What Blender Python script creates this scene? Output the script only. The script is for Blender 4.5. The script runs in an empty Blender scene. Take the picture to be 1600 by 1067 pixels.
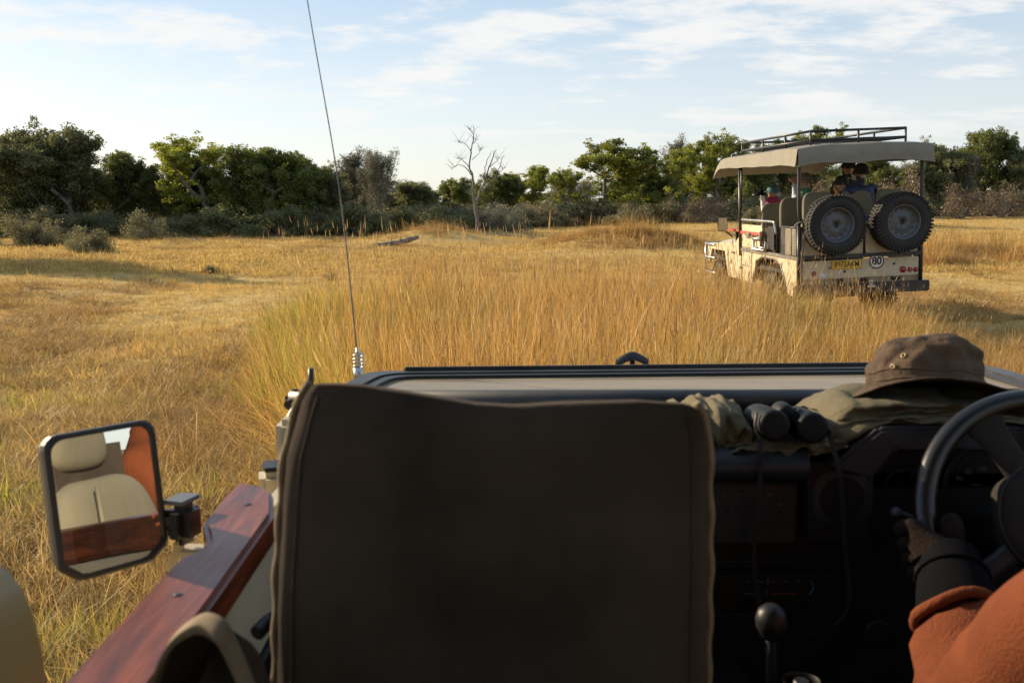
import bpy, bmesh, math, random
import numpy as np
from mathutils import Vector, Matrix, Euler, Quaternion, noise

# ------------------------------------------------------------------ camera, sky, sun, exposure
scene = bpy.context.scene
COL = scene.collection
R = math.radians
PI = math.pi
CAM_H = 1.75
FPX = 1556.0
PITCH = math.atan((533.5 - 320) / FPX)
cam_data = bpy.data.cameras.new('camera')
cam = bpy.data.objects.new('camera', cam_data)
COL.objects.link(cam)
cam.location = (0, 0, CAM_H)
cam.rotation_euler = (PI / 2 - PITCH, 0, 0)
cam_data.sensor_width = 36.0
cam_data.lens = 36.0 * FPX / 1600.0
cam_data.clip_start = 0.05
cam_data.clip_end = 3000
cam_data.dof.use_dof = True
cam_data.dof.focus_distance = 8.0
cam_data.dof.aperture_fstop = 9.0
scene.camera = cam

SUN_AZ = R(57)      # degrees to the left of the view direction (+Y)
SUN_EL = R(20)
world = bpy.data.worlds.new('World')
scene.world = world
world.use_nodes = True
wn = world.node_tree.nodes; wl = world.node_tree.links
wn.clear()
w_out = wn.new('ShaderNodeOutputWorld')
w_bg = wn.new('ShaderNodeBackground'); w_bg.inputs['Strength'].default_value = 0.105
sky = wn.new('ShaderNodeTexSky'); sky.sky_type = 'NISHITA'; sky.sun_disc = False
sky.sun_elevation = SUN_EL; sky.sun_rotation = -SUN_AZ
sky.altitude = 900; sky.air_density = 1.0; sky.dust_density = 1.6; sky.ozone_density = 2.0
# broken altocumulus: noise laid on a plane far above, so that it foreshortens to the horizon
tc = wn.new('ShaderNodeTexCoord')
sep = wn.new('ShaderNodeSeparateXYZ'); wl.new(tc.outputs['Generated'], sep.inputs[0])
def wmath(op, a, b=None, c=None):
    n = wn.new('ShaderNodeMath'); n.operation = op
    for i, v in enumerate((a, b, c)):
        if v is None: continue
        if isinstance(v, (int, float)): n.inputs[i].default_value = v
        else: wl.new(v, n.inputs[i])
    return n.outputs[0]
zz = wmath('MAXIMUM', wmath('ADD', sep.outputs['Z'], 0.13), 0.05)
comb = wn.new('ShaderNodeCombineXYZ')
wl.new(wmath('DIVIDE', sep.outputs['X'], zz), comb.inputs[0])
wl.new(wmath('DIVIDE', sep.outputs['Y'], zz), comb.inputs[1])
def wnoise(scale, detail, rough, off=(0, 0, 0), sc=(1, 1, 1), dist=0.0):
    mp = wn.new('ShaderNodeMapping'); wl.new(comb.outputs[0], mp.inputs[0])
    mp.inputs['Location'].default_value = off; mp.inputs['Scale'].default_value = sc
    n = wn.new('ShaderNodeTexNoise'); wl.new(mp.outputs[0], n.inputs['Vector'])
    n.inputs['Scale'].default_value = scale; n.inputs['Detail'].default_value = detail
    n.inputs['Roughness'].default_value = rough; n.inputs['Distortion'].default_value = dist
    return n.outputs['Fac']
big = wnoise(0.9, 3, 0.5, (3.1, 1.7, 0))
mid = wnoise(3.0, 9, 0.60, (8.3, 5.2, 0), (0.75, 1.0, 1), 0.15)
cl = wmath('ADD', wmath('MULTIPLY', big, 0.55), wmath('MULTIPLY', mid, 0.75))
mr = wn.new('ShaderNodeMapRange'); mr.interpolation_type = 'SMOOTHSTEP'
wl.new(cl, mr.inputs['Value'])
mr.inputs['From Min'].default_value = 0.635; mr.inputs['From Max'].default_value = 0.78
fade = wn.new('ShaderNodeMapRange'); wl.new(sep.outputs['Z'], fade.inputs['Value'])
fade.inputs['From Min'].default_value = 0.02; fade.inputs['From Max'].default_value = 0.105
cfac = wmath('MULTIPLY', wmath('MULTIPLY', mr.outputs[0], fade.outputs[0]), 0.78)
# clouds take the light of the sky around them and add their own white
wmix = wn.new('ShaderNodeMix'); wmix.data_type = 'RGBA'
# a thin milky veil of high cloud over the whole sky, whiter towards the horizon
vr = wn.new('ShaderNodeValToRGB'); wl.new(sep.outputs['Z'], vr.inputs[0])
ve = vr.color_ramp.elements
ve[0].position = 0.0; ve[0].color = (0.97, 0.95, 0.90, 1); ve[1].position = 0.45; ve[1].color = (0.38, 0.58, 0.82, 1)
vk = ve.new(0.10); vk.color = (0.86, 0.90, 0.92, 1); vk = ve.new(0.22); vk.color = (0.56, 0.72, 0.87, 1)
vs_ = wn.new('ShaderNodeVectorMath'); vs_.operation = 'SCALE'; wl.new(vr.outputs[0], vs_.inputs[0]); vs_.inputs['Scale'].default_value = 4.9
veil = wn.new('ShaderNodeMix'); veil.data_type = 'RGBA'; veil.inputs['Factor'].default_value = 0.72
wl.new(sky.outputs[0], veil.inputs['A']); wl.new(vs_.outputs[0], veil.inputs['B'])
wl.new(cfac, wmix.inputs['Factor']); wl.new(veil.outputs['Result'], wmix.inputs['A'])
CLOUD_RGB = wmix.inputs['B']; CLOUD_RGB.default_value = (5.3, 5.15, 4.95, 1)
wl.new(wmix.outputs['Result'], w_bg.inputs['Color'])
wl.new(w_bg.outputs[0], w_out.inputs['Surface'])

sun_data = bpy.data.lights.new('sun', 'SUN')
sun_data.energy = 5.0; sun_data.angle = R(0.5); sun_data.color = (1.0, 0.81, 0.56)
sun = bpy.data.objects.new('sun', sun_data); COL.objects.link(sun)
SUN_DIR = Vector((-math.sin(SUN_AZ) * math.cos(SUN_EL), math.cos(SUN_AZ) * math.cos(SUN_EL), math.sin(SUN_EL)))
sun.rotation_euler = SUN_DIR.to_track_quat('Z', 'Y').to_euler()
sun.location = SUN_DIR * 60
scene.view_settings.view_transform = 'Standard'
scene.view_settings.look = 'None'
scene.view_settings.exposure = 0.85
scene.view_settings.gamma = 1.0
scene.view_settings.use_curve_mapping = False
scene.render.resolution_x = 1024; scene.render.resolution_y = 682

rnd = random.Random(7)
nrs = np.random.RandomState(11)

# ------------------------------------------------------------------ measuring helpers
_c, _s = math.cos(PITCH), math.sin(PITCH)
def ray(px, py):
    u = (px - 800) / FPX; v = -(py - 533.5) / FPX
    return Vector((u, _c + v * _s, -_s + v * _c))
def P(px, py, d):                 # the point seen at a pixel, d metres ahead
    r = ray(px, py); return Vector((0, 0, CAM_H)) + r * (d / r.y)
def Z(px, py, z):                 # the point seen at a pixel on a level plane
    r = ray(px, py); return Vector((0, 0, CAM_H)) + r * ((z - CAM_H) / r.z)

# ------------------------------------------------------------------ materials
def newmat(name):
    m = bpy.data.materials.new(name); m.use_nodes = True
    return m, m.node_tree.nodes, m.node_tree.links
def bsdf_of(m): return m.node_tree.nodes['Principled BSDF']
def mat(name, col, rough=0.6, metal=0.0, var=0.15, vscale=6.0, bump=0.0, bscale=60.0, spec=0.5,
        col2=None, stretch=(1, 1, 1), detail=6.0, dust=None, coat=0.0, bdist=0.01, sheen=0.0):
    m, n, l = newmat(name)
    b = n['Principled BSDF']
    b.inputs['Roughness'].default_value = rough; b.inputs['Metallic'].default_value = metal
    b.inputs['Specular IOR Level'].default_value = spec
    b.inputs['Coat Weight'].default_value = coat
    b.inputs['Sheen Weight'].default_value = sheen
    t = n.new('ShaderNodeTexCoord'); mp = n.new('ShaderNodeMapping'); l.new(t.outputs['Object'], mp.inputs[0])
    mp.inputs['Scale'].default_value = stretch
    nz = n.new('ShaderNodeTexNoise'); l.new(mp.outputs[0], nz.inputs['Vector'])
    nz.inputs['Scale'].default_value = vscale; nz.inputs['Detail'].default_value = detail
    nz.inputs['Roughness'].default_value = 0.6
    cr = n.new('ShaderNodeValToRGB'); l.new(nz.outputs['Fac'], cr.inputs[0])
    if col2 is None:
        lo = [c * (1 - var) for c in col]; hi = [min(1, c * (1 + var)) for c in col]
    else: lo, hi = col, col2
    cr.color_ramp.elements[0].position = 0.32; cr.color_ramp.elements[1].position = 0.68
    cr.color_ramp.elements[0].color = (*lo, 1); cr.color_ramp.elements[1].color = (*hi, 1)
    out = cr.outputs[0]
    if dust:
        dn = n.new('ShaderNodeTexNoise'); l.new(t.outputs['Object'], dn.inputs['Vector'])
        dn.inputs['Scale'].default_value = dust[2] if len(dust) > 2 else 4.0; dn.inputs['Detail'].default_value = 9; dn.inputs['Roughness'].default_value = 0.7
        mr = n.new('ShaderNodeMapRange'); l.new(dn.outputs['Fac'], mr.inputs['Value'])
        mr.inputs['From Min'].default_value = 0.38; mr.inputs['From Max'].default_value = 0.72
        mr.inputs['To Max'].default_value = dust[1]
        mx = n.new('ShaderNodeMix'); mx.data_type = 'RGBA'
        l.new(mr.outputs[0], mx.inputs['Factor']); l.new(out, mx.inputs['A']); mx.inputs['B'].default_value = (*dust[0], 1)
        out = mx.outputs['Result']
    l.new(out, b.inputs['Base Color'])
    rr = n.new('ShaderNodeMapRange'); l.new(nz.outputs['Fac'], rr.inputs['Value'])
    rr.inputs['To Min'].default_value = max(0.02, rough - 0.08); rr.inputs['To Max'].default_value = min(1, rough + 0.1)
    l.new(rr.outputs[0], b.inputs['Roughness'])
    if bump:
        bn = n.new('ShaderNodeTexNoise'); l.new(mp.outputs[0], bn.inputs['Vector'])
        bn.inputs['Scale'].default_value = bscale; bn.inputs['Detail'].default_value = 5
        bp = n.new('ShaderNodeBump'); bp.inputs['Strength'].default_value = bump; bp.inputs['Distance'].default_value = bdist
        l.new(bn.outputs['Fac'], bp.inputs['Height']); l.new(bp.outputs[0], b.inputs['Normal'])
    return m
def weave(m, scale=900.0, strength=0.35, contrast=0.0):      # canvas threads as fine relief
    n, l = m.node_tree.nodes, m.node_tree.links; b = n['Principled BSDF']
    t = n.new('ShaderNodeTexCoord')
    hs = []
    for ax in ('X', 'Z'):
        w = n.new('ShaderNodeTexWave'); w.wave_type = 'BANDS'; w.bands_direction = ax
        w.inputs['Scale'].default_value = scale / 3; w.inputs['Distortion'].default_value = 2.0
        w.inputs['Detail'].default_value = 2; w.inputs['Detail Scale'].default_value = 2
        l.new(t.outputs['Object'], w.inputs['Vector']); hs.append(w.outputs['Fac'])
    a = n.new('ShaderNodeMath'); a.operation = 'ADD'; l.new(hs[0], a.inputs[0]); l.new(hs[1], a.inputs[1])
    bp = n.new('ShaderNodeBump'); bp.inputs['Strength'].default_value = strength; bp.inputs['Distance'].default_value = 0.0004
    l.new(a.outputs[0], bp.inputs['Height'])
    for lk in list(l):
        if lk.to_socket == b.inputs['Normal']: l.new(lk.from_socket, bp.inputs['Normal']); break
    l.new(bp.outputs[0], b.inputs['Normal'])
    return m

DUST = (0.42, 0.34, 0.22)
M = {}
M['cream'] = mat('cream_paint', (0.54, 0.465, 0.31), 0.45, var=0.08, vscale=3, dust=((0.34, 0.27, 0.17), 0.45, 9), coat=0.1)
M['black_metal'] = mat('black_metal', (0.018, 0.018, 0.02), 0.42, var=0.2, dust=((0.14, 0.12, 0.09), 0.25, 7))
M['black_plastic'] = mat('black_plastic', (0.009, 0.009, 0.010), 0.45, var=0.25, vscale=12, bump=0.25, bscale=500, bdist=0.001, dust=((0.03, 0.027, 0.022), 0.2, 9))
M['dash'] = mat('dashboard_plastic', (0.0065, 0.0065, 0.007), 0.5, var=0.25, vscale=12, bump=0.25, bscale=700, bdist=0.001, spec=0.3, dust=((0.012, 0.011, 0.009), 0.3, 11))
M['dash_grey'] = mat('dark_grey_plastic', (0.020, 0.022, 0.026), 0.42, spec=0.3, var=0.2, vscale=9, bump=0.2, bscale=600, bdist=0.001)
M['rubber'] = mat('tyre_rubber', (0.016, 0.0155, 0.015), 0.85, var=0.25, vscale=8, bump=0.4, bscale=90, dust=((0.10, 0.085, 0.065), 0.2, 6))
M['black_rubber'] = mat('black_rubber', (0.005, 0.005, 0.006), 0.6, var=0.2, vscale=30, spec=0.25, bump=0.2, bscale=600, bdist=0.001)
M['grey_paint'] = mat('grey_paint', (0.12, 0.12, 0.125), 0.4, var=0.1)
M['rim'] = mat('rim_grey', (0.085, 0.095, 0.11), 0.5, metal=0.3, var=0.15, dust=((0.16, 0.13, 0.09), 0.4, 8))
M['steel'] = mat('bare_steel', (0.45, 0.45, 0.44), 0.32, metal=0.9, var=0.1)
M['canopy'] = weave(mat('canopy_canvas', (0.20, 0.185, 0.15), 0.85, var=0.12, vscale=3, bump=0.5, bscale=9, bdist=0.02), 300, 0.2)
M['khaki'] = weave(mat('khaki_canvas', (0.155, 0.135, 0.088), 0.9, var=0.14, vscale=5, bump=0.4, bscale=14, bdist=0.01), 900, 0.4)
M['seatback'] = weave(mat('seat_back_canvas', (0.056, 0.042, 0.031), 0.92, var=0.35, detail=15, vscale=7, bump=0.35, bscale=9, bdist=0.012, spec=0.15, dust=((0.085, 0.066, 0.049), 0.5, 3)), 900, 0.5)
M['piping'] = mat('seat_piping', (0.20, 0.145, 0.085), 0.9, var=0.2, vscale=40)
M['jacket'] = weave(mat('olive_jacket_cloth', (0.095, 0.078, 0.040), 0.9, var=0.25, vscale=9, bump=0.6, bscale=22, bdist=0.012), 900, 0.3)
M['hat'] = weave(mat('waxed_hat_cloth', (0.048, 0.031, 0.020), 0.85, spec=0.2, col2=(0.125, 0.080, 0.050), vscale=11, bump=0.7, bscale=28, bdist=0.012), 900, 0.2)
M['leather'] = mat('steering_leather', (0.009, 0.0085, 0.008), 0.33, var=0.15, vscale=20, bump=0.12, bscale=500, bdist=0.0006)
M['hub_grey'] = mat('steering_hub', (0.024, 0.021, 0.019), 0.8, spec=0.15, var=0.1, vscale=20, bump=0.2, bscale=900, bdist=0.0006)
M['fleece'] = mat('rust_fleece', (0.135, 0.039, 0.017), 0.98, var=0.2, vscale=9, bump=0.7, bscale=260, bdist=0.004, spec=0.1)
M['glove'] = mat('dark_glove', (0.015, 0.0095, 0.0075), 0.98, var=0.4, vscale=18, bump=0.8, bscale=300, bdist=0.004, spec=0.1)
M['glove_dark'] = mat('charcoal_glove_palm', (0.0045, 0.0045, 0.0055), 0.98, spec=0.05, var=0.3, vscale=18, bump=0.7, bscale=700, bdist=0.002)
M['skin'] = mat('skin', (0.42, 0.22, 0.14), 0.55, var=0.12, vscale=9)
M['cream_warm_bounce'] = mat('cream_paint_warm_bounce', (0.34, 0.25, 0.10), 0.4, var=0.08, vscale=4, dust=((0.3, 0.22, 0.11), 0.3))  # cream paint with warm bounced light put into its colour
M['red_paint'] = mat('red_paint', (0.42, 0.05, 0.03), 0.5, var=0.2)
M['lamp_red'] = mat('red_lens', (0.30, 0.02, 0.02), 0.15, var=0.1)
M['lamp_clear'] = mat('clear_lens', (0.6, 0.6, 0.58), 0.1, var=0.05)
M['yellow'] = mat('yellow_plate', (0.72, 0.42, 0.03), 0.45, var=0.05)
M['white'] = mat('white_paint', (0.78, 0.78, 0.76), 0.45, var=0.04)
M['dark_print'] = mat('black_print', (0.012, 0.012, 0.012), 0.5, var=0.05)
M['grey_print'] = mat('grey_print', (0.10, 0.10, 0.10), 0.6, var=0.05)
M['red_print'] = mat('red_needle', (0.25, 0.02, 0.03), 0.5, var=0.05)
M['blue_print'] = mat('blue_print', (0.01, 0.09, 0.15), 0.5, var=0.05)
M['bark'] = mat('bark', (0.12, 0.10, 0.082), 0.95, col2=(0.26, 0.23, 0.195), vscale=5, stretch=(3, 3, 0.6), bump=0.8, bscale=9, bdist=0.05)
M['dead'] = mat('bleached_dead_wood', (0.10, 0.088, 0.078), 0.9, col2=(0.20, 0.18, 0.165), vscale=4, stretch=(3, 3, 0.5), bump=0.6, bscale=9, bdist=0.04)
M['log'] = mat('weathered_log', (0.085, 0.075, 0.065), 0.95, col2=(0.19, 0.165, 0.14), vscale=4, bump=0.8, bscale=7, bdist=0.05)

# wood of the door rail
m, n, l = newmat('varnished_wood')
b = n['Principled BSDF']
t = n.new('ShaderNodeTexCoord'); mp = n.new('ShaderNodeMapping'); l.new(t.outputs['Object'], mp.inputs[0])
mp.inputs['Scale'].default_value = (16, 1.1, 14)
nz = n.new('ShaderNodeTexNoise'); l.new(mp.outputs[0], nz.inputs['Vector']); nz.inputs['Scale'].default_value = 3.2; nz.inputs['Detail'].default_value = 9; nz.inputs['Roughness'].default_value = 0.65; nz.inputs['Distortion'].default_value = 1.2
cr = n.new('ShaderNodeValToRGB'); l.new(nz.outputs['Fac'], cr.inputs[0])
e = cr.color_ramp.elements
e[0].position = 0.28; e[0].color = (0.030, 0.008, 0.004, 1); e[1].position = 0.72; e[1].color = (0.34, 0.080, 0.022, 1)
k = e.new(0.5); k.color = (0.155, 0.036, 0.012, 1)
wp = n.new('ShaderNodeTexNoise'); l.new(t.outputs['Object'], wp.inputs['Vector']); wp.inputs['Scale'].default_value = 9; wp.inputs['Detail'].default_value = 8
wr = n.new('ShaderNodeMapRange'); l.new(wp.outputs['Fac'], wr.inputs['Value']); wr.inputs['From Min'].default_value = 0.42; wr.inputs['From Max'].default_value = 0.75; wr.inputs['To Max'].default_value = 0.3
mx = n.new('ShaderNodeMix'); mx.data_type = 'RGBA'; l.new(wr.outputs[0], mx.inputs['Factor']); l.new(cr.outputs[0], mx.inputs['A']); mx.inputs['B'].default_value = (0.14, 0.045, 0.022, 1)
l.new(mx.outputs['Result'], b.inputs['Base Color'])
rr = n.new('ShaderNodeMapRange'); l.new(wp.outputs['Fac'], rr.inputs['Value']); rr.inputs['To Min'].default_value = 0.22; rr.inputs['To Max'].default_value = 0.5; b.inputs['Specular IOR Level'].default_value = 0.35
l.new(rr.outputs[0], b.inputs['Roughness'])
bp = n.new('ShaderNodeBump'); bp.inputs['Strength'].default_value = 0.25; bp.inputs['Distance'].default_value = 0.002; l.new(nz.outputs['Fac'], bp.inputs['Height']); l.new(bp.outputs[0], b.inputs['Normal'])
b.inputs['Coat Weight'].default_value = 0.12; b.inputs['Coat Roughness'].default_value = 0.25
M['wood'] = m
# mirror glass
m, n, l = newmat('mirror_glass'); b = n['Principled BSDF']
b.inputs['Base Color'].default_value = (0.86, 0.87, 0.86, 1); b.inputs['Metallic'].default_value = 1; b.inputs['Roughness'].default_value = 0.012
M['mirror'] = m
# dusty windscreen: clear glass under an uneven film of dust
m, n, l = newmat('dusty_glass'); n.clear()
o = n.new('ShaderNodeOutputMaterial')
tr = n.new('ShaderNodeBsdfTransparent'); tr.inputs[0].default_value = (0.85, 0.9, 0.88, 1)
gl = n.new('ShaderNodeBsdfGlossy'); gl.inputs['Roughness'].default_value = 0.08
df = n.new('ShaderNodeBsdfDiffuse'); df.inputs[0].default_value = (0.34, 0.28, 0.20, 1)
fr = n.new('ShaderNodeFresnel'); fr.inputs[0].default_value = 1.45
m1 = n.new('ShaderNodeMixShader'); l.new(fr.outputs[0], m1.inputs[0]); l.new(tr.outputs[0], m1.inputs[1]); l.new(gl.outputs[0], m1.inputs[2])
t = n.new('ShaderNodeTexCoord'); mp = n.new('ShaderNodeMapping'); l.new(t.outputs['Object'], mp.inputs[0]); mp.inputs['Scale'].default_value = (1.2, 9, 1)
nz = n.new('ShaderNodeTexNoise'); l.new(mp.outputs[0], nz.inputs['Vector']); nz.inputs['Scale'].default_value = 3; nz.inputs['Detail'].default_value = 8
mr = n.new('ShaderNodeMapRange'); l.new(nz.outputs['Fac'], mr.inputs['Value']); mr.inputs['From Min'].default_value = 0.3; mr.inputs['From Max'].default_value = 0.7; mr.inputs['To Min'].default_value = 0.45; mr.inputs['To Max'].default_value = 0.8
m2 = n.new('ShaderNodeMixShader'); l.new(mr.outputs[0], m2.inputs[0]); l.new(m1.outputs[0], m2.inputs[1]); l.new(df.outputs[0], m2.inputs[2])
l.new(m2.outputs[0], o.inputs['Surface'])
M['dusty_glass'] = m

def leaf_mat(name, lo, hi, trans=0.35, rough=0.75, attr='tint', warm=None, lo_r=0.8, hi_r=1.2):
    """thin leaf or blade: diffuse plus translucent; colour from the piece's tint and the individual's random number"""
    m, n, l = newmat(name); n.clear()
    o = n.new('ShaderNodeOutputMaterial')
    at = n.new('ShaderNodeAttribute'); at.attribute_name = attr
    oi = n.new('ShaderNodeObjectInfo')
    cr = n.new('ShaderNodeValToRGB'); l.new(at.outputs['Fac'], cr.inputs[0])
    cr.color_ramp.elements[0].color = (*lo, 1); cr.color_ramp.elements[1].color = (*hi, 1)
    out = cr.outputs[0]
    if warm:
        mr0 = n.new('ShaderNodeMapRange'); l.new(oi.outputs['Random'], mr0.inputs['Value']); mr0.inputs['To Max'].default_value = warm[1]
        mx = n.new('ShaderNodeMix'); mx.data_type = 'RGBA'; l.new(mr0.outputs[0], mx.inputs['Factor']); l.new(out, mx.inputs['A']); mx.inputs['B'].default_value = (*warm[0], 1)
        out = mx.outputs['Result']
    mr = n.new('ShaderNodeMapRange'); l.new(oi.outputs['Random'], mr.inputs['Value']); mr.inputs['To Min'].default_value = lo_r; mr.inputs['To Max'].default_value = hi_r
    hs = n.new('ShaderNodeHueSaturation'); l.new(mr.outputs[0], hs.inputs['Value']); l.new(out, hs.inputs['Color'])
    d = n.new('ShaderNodeBsdfDiffuse'); l.new(hs.outputs[0], d.inputs[0])
    tl = n.new('ShaderNodeBsdfTranslucent'); l.new(hs.outputs[0], tl.inputs[0])
    mxs = n.new('ShaderNodeMixShader'); mxs.inputs[0].default_value = trans
    l.new(d.outputs[0], mxs.inputs[1]); l.new(tl.outputs[0], mxs.inputs[2])
    g = n.new('ShaderNodeBsdfGlossy'); g.inputs['Roughness'].default_value = 0.5; g.inputs[0].default_value = (0.6, 0.6, 0.6, 1)
    m3 = n.new('ShaderNodeMixShader'); m3.inputs[0].default_value = 0.06
    l.new(mxs.outputs[0], m3.inputs[1]); l.new(g.outputs[0], m3.inputs[2])
    l.new(m3.outputs[0], o.inputs['Surface'])
    return m
M['grass_gold'] = leaf_mat('golden_grass', (0.12, 0.056, 0.013), (0.92, 0.62, 0.20), 0.42, warm=((0.62, 0.30, 0.045), 0.6), lo_r=0.6, hi_r=1.3)
M['grass_dry'] = leaf_mat('dry_grass', (0.17, 0.10, 0.03), (0.78, 0.57, 0.23), 0.4, warm=((0.50, 0.31, 0.08), 0.5), lo_r=0.6, hi_r=1.25)
M['grass_brown'] = leaf_mat('brown_grass', (0.13, 0.068, 0.022), (0.66, 0.44, 0.16), 0.4, warm=((0.46, 0.23, 0.06), 0.5), lo_r=0.6, hi_r=1.3)
M['grass_green'] = leaf_mat('green_grass', (0.09, 0.115, 0.018), (0.52, 0.50, 0.07), 0.55, warm=((0.38, 0.30, 0.06), 0.5))
M['grass_plain'] = leaf_mat('plain_grass', (0.30, 0.19, 0.05), (0.80, 0.58, 0.20), 0.4, warm=((0.56, 0.36, 0.09), 0.5), lo_r=0.65, hi_r=1.25)
M['seed'] = leaf_mat('seed_heads', (0.40, 0.24, 0.09), (0.62, 0.44, 0.2), 0.45)
M['leaf'] = leaf_mat('green_leaves', (0.042, 0.062, 0.012), (0.21, 0.23, 0.032), 0.5)
M['leaf_bright'] = leaf_mat('yellow_green_leaves', (0.070, 0.095, 0.012), (0.36, 0.36, 0.032), 0.52)
M['leaf_dark'] = leaf_mat('dark_leaves', (0.050, 0.062, 0.024), (0.23, 0.23, 0.08), 0.55)
M['leaf_grey'] = leaf_mat('greyish_leaves', (0.07, 0.07, 0.045), (0.22, 0.205, 0.13), 0.4)
M['leaf_scrub'] = leaf_mat('scrub_leaves', (0.10, 0.102, 0.045), (0.34, 0.315, 0.145), 0.45, warm=((0.15, 0.11, 0.05), 0.6))
M['leaf_brown'] = leaf_mat('brown_scrub', (0.085, 0.06, 0.035), (0.24, 0.17, 0.095), 0.3)

# ------------------------------------------------------------------ mesh helpers
class MB:
    """collects vertices and faces; build() links them as one mesh object"""
    def __init__(s): s.v = []; s.f = []; s.sm = []; s.mi = []; s.cm = 0
    def add(s, vs, fs, smooth=False):
        b = len(s.v); s.v += [tuple(p) for p in vs]
        for f in fs: s.f.append([i + b for i in f]); s.sm.append(smooth); s.mi.append(s.cm)
        return s
    def box(s, c, d, rot=None, bev=0.0):
        bm = bmesh.new(); bmesh.ops.create_cube(bm, size=1)
        for v in bm.verts: v.co = Vector((v.co.x * d[0], v.co.y * d[1], v.co.z * d[2]))
        if bev: bmesh.ops.bevel(bm, geom=bm.edges[:], offset=min(bev, min(d) * 0.45), segments=2, affect='EDGES')
        mt = Matrix.Translation(c) @ (rot.to_4x4() if rot is not None else Matrix())
        bm.transform(mt); s._bm(bm, False); return s
    def _bm(s, bm, smooth):
        bm.verts.index_update(); s.add([v.co for v in bm.verts], [[v.index for v in f.verts] for f in bm.faces], smooth); bm.free()
    def tube(s, pts, r, n=10, cap=True, closed=False):
        pts = [Vector(p) for p in pts]; N = len(pts)
        rs = r if isinstance(r, (list, tuple)) else [r] * N
        vs = []; fs = []; up = None
        for i, p in enumerate(pts):
            if closed: t = (pts[(i + 1) % N] - pts[i - 1])
            else: t = (pts[min(i + 1, N - 1)] - pts[max(i - 1, 0)])
            t.normalize()
            if up is None: up = t.orthogonal().normalized()
            else:
                up = up - t * up.dot(t)
                if up.length < 1e-5: up = t.orthogonal()
                up.normalize()
            w = t.cross(up)
            for k in range(n):
                a = 2 * PI * k / n
                vs.append(p + (up * math.cos(a) + w * math.sin(a)) * rs[i])
        for i in range(N if closed else N - 1):
            j = (i + 1) % N
            for k in range(n):
                k2 = (k + 1) % n
                fs.append([i * n + k, i * n + k2, j * n + k2, j * n + k])
        s.add(vs, fs, True)
        if cap and not closed:
            s.add(vs[:n], [list(range(n))[::-1]]); s.add(vs[-n:], [list(range(n))])
        return s
    def prism(s, poly, h, axis='Z', base=0.0, smooth=False):
        """polygon (list of 2D) extruded: axis Z: (x,y)->z base..base+h ; X: (y,z) ; Y: (x,z)"""
        def q(a, b, t):
            return (a, b, t) if axis == 'Z' else ((t, a, b) if axis == 'X' else (a, t, b))
        n = len(poly)
        lo = [q(a, b, base) for a, b in poly]; hi = [q(a, b, base + h) for a, b in poly]
        s.add(lo + hi, [list(range(n))[::-1], list(range(n, 2 * n))] + [[i, (i + 1) % n, (i + 1) % n + n, i + n] for i in range(n)], smooth)
        return s
    def lathe(s, prof, n=32, c=(0, 0, 0), axis='Z', smooth=True, mtx=None, closed=False):
        vs = []; fs = []; m = len(prof)
        for k in range(n):
            a = 2 * PI * k / n; ca, sa = math.cos(a), math.sin(a)
            for (r, h) in prof:
                if axis == 'Z': p = Vector((r * ca, r * sa, h))
                elif axis == 'Y': p = Vector((r * ca, h, r * sa))
                else: p = Vector((h, r * ca, r * sa))
                if mtx is not None: p = mtx @ p
                vs.append(p + Vector(c))
        for k in range(n):
            k2 = (k + 1) % n
            for i in range(m if closed else m - 1):
                j = (i + 1) % m
                fs.append([k * m + i, k2 * m + i, k2 * m + j, k * m + j])
        s.add(vs, fs, smooth); return s
    def grid(s, fn, nu, nv, smooth=True, flip=False):
        vs = [fn(i / nu, j / nv) for i in range(nu + 1) for j in range(nv + 1)]
        fs = []
        for i in range(nu):
            for j in range(nv):
                a = i * (nv + 1) + j; q = [a, a + nv + 1, a + nv + 2, a + 1]
                fs.append(q[::-1] if flip else q)
        s.add(vs, fs, smooth); return s
    def mesh(s, name, mats):
        me = bpy.data.meshes.new(name); me.from_pydata(s.v, [], s.f)
        for mm in (mats if isinstance(mats, (list, tuple)) else [mats]): me.materials.append(mm)
        me.polygons.foreach_set('use_smooth', s.sm); me.polygons.foreach_set('material_index', s.mi)
        me.update(); return me
    def build(s, name, mats, parent=None, bevel=0.0, fixn=True, **kw):
        me = s.mesh(name, mats)
        if bevel or fixn:
            bm = bmesh.new(); bm.from_mesh(me)
            bmesh.ops.remove_doubles(bm, verts=bm.verts, dist=1e-5)
            bmesh.ops.recalc_face_normals(bm, faces=bm.faces)
            if bevel:
                ed = [e for e in bm.edges if len(e.link_faces) == 2 and e.calc_face_angle(0) > 0.6]
                bmesh.ops.bevel(bm, geom=ed, offset=bevel, segments=2, affect='EDGES', clamp_overlap=True)
            bm.to_mesh(me); bm.free()
        return link(name, me, parent, **kw)
def link(name, data, parent=None, label=None, loc=None, kind=None):
    o = bpy.data.objects.new(name, data); COL.objects.link(o)
    if loc is not None: o.location = loc
    if parent is not None: o.parent = parent
    if parent is not None and 'world_parts' in parent: o.matrix_parent_inverse = Matrix.Translation(-ROOTS[parent.name])
    if label: o['label'] = label
    if kind: o['kind'] = kind
    return o
ROOTS = {}
def thing(name, label, cat, loc=(0, 0, 0), rot=(0, 0, 0), group=None):
    o = bpy.data.objects.new(name, None); COL.objects.link(o); o.empty_display_size = 0.2
    o.location = loc; o.rotation_euler = rot; o['label'] = label; o['category'] = cat
    if group: o['group'] = group
    return o
def wroot(name, label, cat, loc, group=None):
    """a thing whose parts are measured in world coordinates"""
    o = thing(name, label, cat, loc, group=group); o['world_parts'] = 1; ROOTS[o.name] = Vector(loc); return o
def part_of(parent, name, mb, mats, **kw):       # sub-part in the same coordinates as its parent mesh
    return mb.build(name, mats, parent, **kw)
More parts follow.
